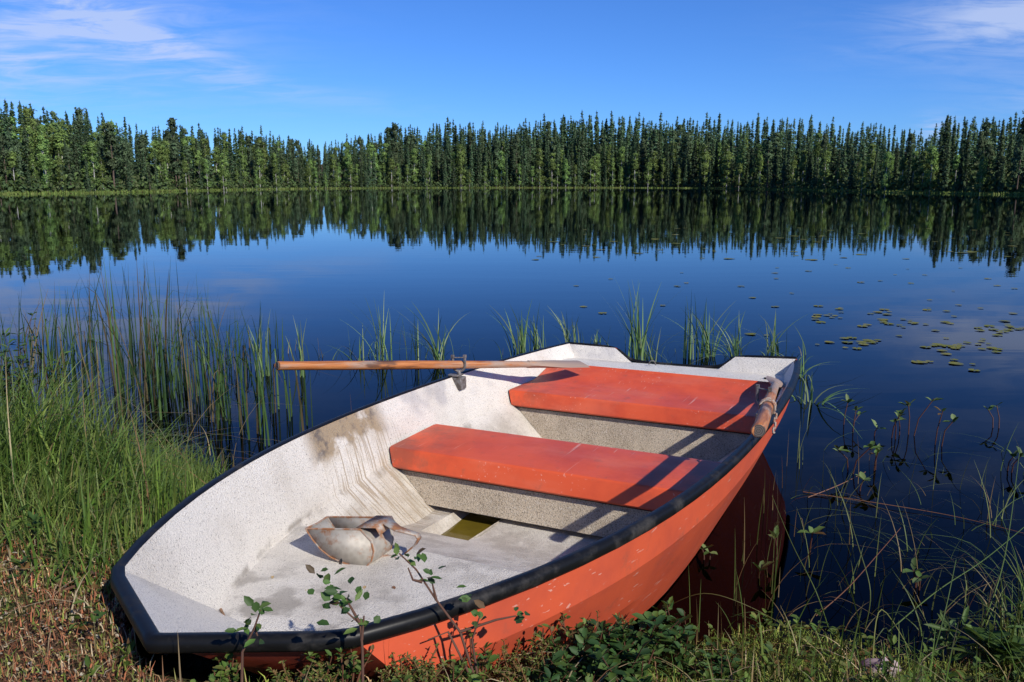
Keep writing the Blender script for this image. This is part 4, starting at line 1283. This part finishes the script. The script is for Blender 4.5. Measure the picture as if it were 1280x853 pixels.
# lily pads
def lily_pads():
    r = np.random.default_rng(17)
    m, N, out = material('lily_pad'); v = N.obj(); rnd = N.n('ShaderNodeObjectInfo').outputs['Random']
    c = N.mix(rnd, (.115, .155, .034), (.20, .205, .055)); c = N.mix(N.math('MULTIPLY', N.noise(v, 12, 3), .5), c, (.14, .09, .03))
    principled(N, out, c, .75, spec=.08)
    protos = []
    for k in range(4):
        V = [(0, 0, .003)]; n = 18; cut = .22
        for i in range(n + 1):
            a = cut + (2 * math.pi - 2 * cut) * i / n; q = (1 + .06 * math.sin(a * 3 + k)) * (1.0 + .12 * math.cos(a))
            V.append((math.cos(a) * q * .5, math.sin(a) * q * .5, .003 + .002 * r.random() * (i % 2)))
        me = mesh_obj('lily_pad', V, [(0, i, i + 1) for i in range(1, n + 1)], m, smooth=True); protos.append([me, False])
    def pad(px, py, d, label, group):
        c = P(px, py, .004); p = protos[r.integers(4)]
        if p[1]: o = p[0].copy(); COL.objects.link(o)
        else: o = p[0]; p[1] = True
        o.location = tuple(c); o.scale = (d, d * r.uniform(.8, 1.1), 1); o.rotation_euler = (r.normal(0, .02), r.normal(0, .02), r.uniform(0, 6.28))
        tag(o, label, 'lily pad', group)
    for (cx_, cy_, sx, sy, n, d, words) in (
            (1062, 428, 22, 3.0, 15, .14, 'in the patch off the starboard stern corner'),
            (1205, 434, 28, 5.0, 20, .16, 'in the big patch on the right'),
            (1180, 452, 22, 6.0, 8, .15, 'in the near loose group on the right'),
            (1120, 404, 24, 2.5, 12, .15, 'in the middle row on the right'),
            (1035, 396, 16, 3.0, 8, .14, 'in the small group right of the stern'),
            (1245, 412, 30, 4.0, 12, .15, 'at the right edge')):
        for _ in range(n):
            pad(cx_ + r.normal(0, sx), cy_ + r.normal(0, sy), d * r.uniform(.30, .78), f'green lily pad floating {words}', f'lily pads {words}')
    for _ in range(52):
        px = r.uniform(930, 1290); py = r.uniform(330, 420)
        pad(px, py, r.uniform(.05, .12), 'small lily pad scattered on the open blue water at right', 'scattered lily pads on the right')
    for _ in range(9):
        px = r.uniform(690, 930); py = r.uniform(338, 392)
        pad(px, py, r.uniform(.05, .10), 'small lily pad scattered on the water beyond the stern', 'scattered lily pads beyond the stern')
    for _ in range(60):
        px = r.uniform(660, 1270); py = r.uniform(283, 326)
        pad(px, py, r.uniform(.10, .26), 'far lily pad lying in the dark forest reflection', 'far lily pads in the forest reflection')


lily_pads()


# ------------------------------------------------------------------ shrubs and sprigs in front of the boat
def shrub(loc, h, width, nst, label, name='bilberry_shrub', seed=0, leaf=(.024, .013), pal=((.035, .08, .02), (.05, .105, .028), (.075, .13, .03)), per=11, cat='shrub', stemc=(.10, .045, .03), group=None, lean=(0, 0)):
    r = np.random.default_rng(500 + seed); root = empty(name, tuple(loc)); tag(root, label, cat, group)
    st, lf = Foliage(), Foliage()
    for k in range(nst):
        a = r.uniform(0, 6.28); sp = r.uniform(.1, 1) * width; hh = h * r.uniform(.55, 1.05)
        b0 = np.array([r.normal(0, width * .25), r.normal(0, width * .25), -.02])
        tip = b0 + [math.cos(a) * sp * .7 + lean[0], math.sin(a) * sp * .7 + lean[1], hh]; mid = b0 * .5 + tip * .5 + np.array([r.normal(0, .012), r.normal(0, .012), .015])
        st.tube([Vector(b0), Vector(mid), Vector(tip)], [.0032, .0024, .0012], stemc, 4)
        t = r.uniform(.30, 1.02, per)[:, None]
        q = np.where(t < .5, b0 + (mid - b0) * t * 2, mid + (tip - mid) * (t * 2 - 1))
        an = r.uniform(0, 6.28, per); d = np.stack([np.cos(an), np.sin(an), r.uniform(-.1, 1.0, per)], -1)
        lf.leaves(q, d, np.tile([0, 0, 1.], (per, 1)) + r.normal(0, .35, (per, 3)), r.uniform(.75, 1.25, per) * leaf[0], r.uniform(.8, 1.2, per) * leaf[1], pick(r, pal, per, s=.2))
    st.build('stem', M_LITTER, root, smooth=True); lf.build('foliage', M_LEAF, root)
    return root


def at_ground(px, py):
    z = .15
    for _ in range(6):
        q = P(px, py, z); z = float(ground_z(q[0], q[1]))
    return np.array([q[0], q[1], z])


for i, (px, py, h, w, n, lab) in enumerate((
        (765, 838, .29, .18, 44, 'dark green bilberry bush against the orange hull, largest of its row'),
        (832, 846, .20, .15, 24, 'bilberry bush at the right end of the row under the hull'),
        (700, 852, .20, .15, 24, 'bilberry bush left of the largest one, in front of the hull'),
        (628, 858, .16, .14, 20, 'low bilberry bush below the curve of the black rim'),
        (560, 862, .12, .14, 18, 'low yellowish bilberry bush under the rim near the bow'),
        (905, 856, .13, .13, 16, 'small bilberry bush where the bank meets the dark water'))):
    spot = at_ground(px, py)
    if i in (0, 2):                                                 # on the bank right against the hull
        yy_ = (1.80, 1.70)[i > 0]; xx_ = (px - 640) / F_PX * (yy_ * .983 + .19); spot = np.array([xx_, yy_, float(ground_z(xx_, yy_))])
    shrub(spot, h * (.62 if i in (0, 2) else 1), w * .8, n, lab, seed=i, group='bilberry bushes along the hull', per=20 if i < 2 else 14, leaf=(.031, .017) if i < 2 else (.025, .014), pal=((.030, .075, .020), (.045, .10, .026), (.08, .14, .03)))


def beside(u, out):
    """a place on the bank just outside the starboard rim"""
    q = bw_(u, hw(max(u, UC)) * min(1, max(u, .02) / UC) + out, 0); return np.array([q.x, q.y, float(ground_z(q.x, q.y))])


for i, (u, o_, h, w, lab) in enumerate((
        (.03, .07, .085, .07, 'tiny bilberry sprouts below the pointed tip of the bow'),
        (.09, .12, .095, .09, 'mossy yellow green heather cushion just right of the bow tip'),
        (.14, .07, .10, .09, 'low bilberry cushion half way along the right bow edge'),
        (.22, .09, .11, .10, 'mossy yellow green heather cushion under the right corner of the bow'),
        (.34, .07, .12, .11, 'bilberry cushion where the rim starts to curve up'),
        (.46, .10, .14, .12, 'mossy yellow green heather cushion below the forked twig'),
        (.60, .08, .16, .12, 'bilberry cushion right of the forked twig'),
        (.74, .09, .18, .13, 'taller yellow green heather cushion left of the largest bilberry bush'))):
    if i % 2:
        shrub(beside(u, o_), h * .85, w, 60, lab, 'heather_cushion', seed=60 + i, group='low cushions along the bow', per=30, leaf=(.010, .0035), pal=((.13, .17, .035), (.18, .21, .045), (.09, .13, .03), (.22, .15, .06)), stemc=(.16, .085, .04))
    else:
        shrub(beside(u, o_), h * (1.0 if i != 2 else 1.15), w, 20, lab, seed=60 + i, group='low cushions along the bow', per=11, leaf=(.018, .009), pal=((.05, .105, .022), (.08, .15, .03), (.13, .19, .04), (.18, .13, .05)), stemc=(.14, .06, .035))


def sprig(base, pts, leaves, label, seed):
    """a bare twig with a few leaf clusters, crossing in front of the rim"""
    r = np.random.default_rng(seed); root = empty('twig_sprig', tuple(base)); tag(root, label, 'sprig', 'leafy twigs in front of the bow')
    st, lf = Foliage(), Foliage()
    for path in pts:
        q = [Vector(np.array(p) - base) for p in path]
        st.tube(q, list(np.linspace(.0035, .0015, len(q))), (.13, .07, .05), 5)
    for (c, n, sp) in leaves:
        c = np.array(c) - base
        b = c + r.normal(0, sp, (n, 3)); an = r.uniform(0, 6.28, n); d = np.stack([np.cos(an), np.sin(an), r.uniform(-.2, 1.1, n)], -1)
        lf.leaves(b, d, np.tile([0, -.5, 1.], (n, 1)) + r.normal(0, .4, (n, 3)), r.uniform(.015, .030, n), r.uniform(.009, .016, n), pick(r, [(.045, .10, .022), (.07, .14, .03), (.11, .17, .04), (.13, .08, .04)], n, [.35, .35, .2, .1]))
    st.build('stem', M_LITTER, root, smooth=True); lf.build('foliage', M_LEAF, root)


Q = lambda px, py, y: (np.array([0, 0, CAM_H]) + (P(px, py, 0) - np.array([0, 0, CAM_H])) * (y / P(px, py, 0)[1]))
def rooted(px, y):
    x = float(Q(px, 840, y)[0]); return np.array([x, y, float(ground_z(x, y))])


b = rooted(298, 1.46)
yb = float(b[1])
sprig(b, [[b, Q(303, 815, yb), Q(318, 785, yb), Q(326, 762, yb)], [Q(318, 785, yb), Q(322, 795, yb)]], [(Q(326, 765, yb), 7, .012), (Q(315, 788, yb), 6, .012), (Q(322, 798, yb), 4, .008)], 'short leafy twig in front of the bow corner of the black rim', 1)
b = rooted(452, 1.47); yb = float(b[1])
sprig(b, [[b, Q(453, 812, yb), Q(450, 780, yb), Q(425, 758, yb)], [Q(450, 780, yb), Q(440, 762, yb), Q(432, 748, yb)], [Q(452, 800, yb), Q(455, 770, yb)]], [(Q(424, 745, yb), 22, .022), (Q(441, 752, yb), 8, .014), (Q(412, 743, yb), 9, .014), (Q(448, 782, yb), 5, .010)], 'bushy topped twig leaning over the white bow floor', 2)
b = rooted(600, 1.62); yb = float(b[1])
sprig(b, [[b, Q(575, 790, yb), Q(545, 750, yb), Q(520, 712, yb), Q(499, 692, yb)], [Q(545, 750, yb), Q(540, 728, yb)], [Q(528, 728, yb), Q(516, 725, yb), Q(510, 710, yb)], [b, Q(590, 800, yb), Q(600, 770, yb)], [Q(575, 790, yb), Q(620, 775, yb), Q(645, 770, yb)], [b, Q(560, 790, yb), Q(535, 800, yb)]],
      [(Q(500, 692, yb), 6, .010), (Q(542, 722, yb), 7, .012), (Q(524, 703, yb), 4, .008), (Q(602, 768, yb), 6, .012), (Q(643, 768, yb), 6, .012), (Q(580, 748, yb), 4, .01)], 'long forked twig reaching from the bank across the rim towards the bailer', 3)

# leafy plants at the lower right
for i, (px, py, h, w, n, lab, lf, nm) in enumerate((
        (1190, 838, .17, .05, 3, 'upright willowherb with narrow pointed leaves at lower right', (.07, .014), 'willowherb'),
        (1235, 842, .16, .07, 4, 'plant with broad oval leaves at the lower right edge', (.07, .040), 'broad_leaved_plant'),
        (1275, 835, .24, .06, 4, 'tall grassy willowherb at the right edge of the bank', (.08, .013), 'willowherb'))):
    shrub(at_ground(px, py), h, w, n, lab, nm, seed=20 + i, leaf=lf, pal=((.09, .16, .04), (.13, .20, .06), (.07, .13, .03)), per=9, cat='plant', stemc=(.10, .12, .04))
# bush in the reeds at the left edge
c = P(18, 545)
shrub((c[0], c[1], -.05), .72, .42, 40, 'dark leafy bog myrtle bush among the reeds at the left edge', 'bog_myrtle', seed=31, leaf=(.045, .014), pal=((.04, .085, .02), (.06, .12, .03), (.08, .15, .03)), per=22)
# stone at the lower right
bm_r = np.random.default_rng(2); g = at_ground(1100, 848)
V, F = [], []
nu, nv = 14, 9
for j in range(nv):
    for i in range(nu):
        a, b_ = 2 * math.pi * i / nu, math.pi * j / (nv - 1)
        q = 1 + .16 * math.sin(3 * a + 1) * math.sin(b_) + .12 * math.cos(2 * b_ + a)
        V.append((math.cos(a) * math.sin(b_) * .06 * q, math.sin(a) * math.sin(b_) * .045 * q, math.cos(b_) * .05 * q))
F = [(j * nu + i, j * nu + (i + 1) % nu, (j + 1) * nu + (i + 1) % nu, (j + 1) * nu + i) for j in range(nv - 1) for i in range(nu)]
st = mesh_obj('stone', V, F, m_plain('pinkish_stone', (.36, .27, .27), .8, (.22, .18, .18), 30.), smooth=True, sharp=40, loc=tuple(g + np.array([0, 0, .015])))
tag(st, 'pinkish grey stone half hidden in the grass at the lower right', 'stone')
# loose dead twigs on the bare bank
for i, (x0, y0, x1, y1, rr, lab) in enumerate((
        (78, 738, 94, 729, .006, 'short pale broken stick on the moss left of the bow'),
        (70, 752, 110, 735, .004, 'thin red brown twig under the pale broken stick'),
        (108, 722, 135, 742, .005, 'dark twig touching the bow corner on the left'),
        (160, 822, 178, 812, .005, 'small twig lying in the shade of the bow'),
        (60, 768, 108, 756, .003, 'long thin curved twig on the moss at the left'))):
    a, b_ = at_ground(x0, y0), at_ground(x1, y1); mid = (a + b_) / 2 + np.array([.01, .01, .02])
    o = MB().tube([a + np.array([0, 0, .022]), mid, b_ + np.array([0, 0, .022])], [rr, rr, rr * .7], 7).build('dead_twig', m_plain('twig_bark', ((.30, .17, .09), (.16, .075, .04), (.08, .05, .035), (.2, .12, .08), (.12, .07, .04))[i], .85))
    tag(o, lab, 'twig', 'dead twigs on the bank')

# dead leaves and a twig on the boat's floor
r = np.random.default_rng(77)
for i, (px, py, lab) in enumerate(((341, 721, 'pale dead leaf on the white bow floor left of the bailer'), (407, 776, 'orange dead leaf on the bow floor near the bushy twig'), (455, 738, 'tan dead leaf on the floor below the bailer'), (494, 738, 'brown dead leaf on the floor beside the forked twig'), (385, 742, 'tiny yellowed dead leaf in the middle of the bow floor'))):
    q = P(px, py, .252); a = r.uniform(0, 6.28)
    f = Foliage().leaves(np.array([[0, 0, .003]]), np.array([[math.cos(a), math.sin(a), .08]]), np.array([[0, 0, 1.]]), .022, .010, [((.52, .38, .20), (.50, .22, .07), (.45, .32, .17), (.22, .11, .06), (.55, .44, .2))[i]], fold=.35)
    o = f.build('dead_leaf', M_LITTER); o.location = (q[0], q[1], q[2]); tag(o, lab, 'leaf', 'dead leaves on the boat floor')
o = MB().tube([P(276, 762, .272), P(281, 772, .277), P(291, 787, .268)], [.004, .0035, .002], 6).build('dead_twig', bpy.data.materials['twig_bark'])
tag(o, 'small dark twig caught in the bow corner inside the boat', 'twig')
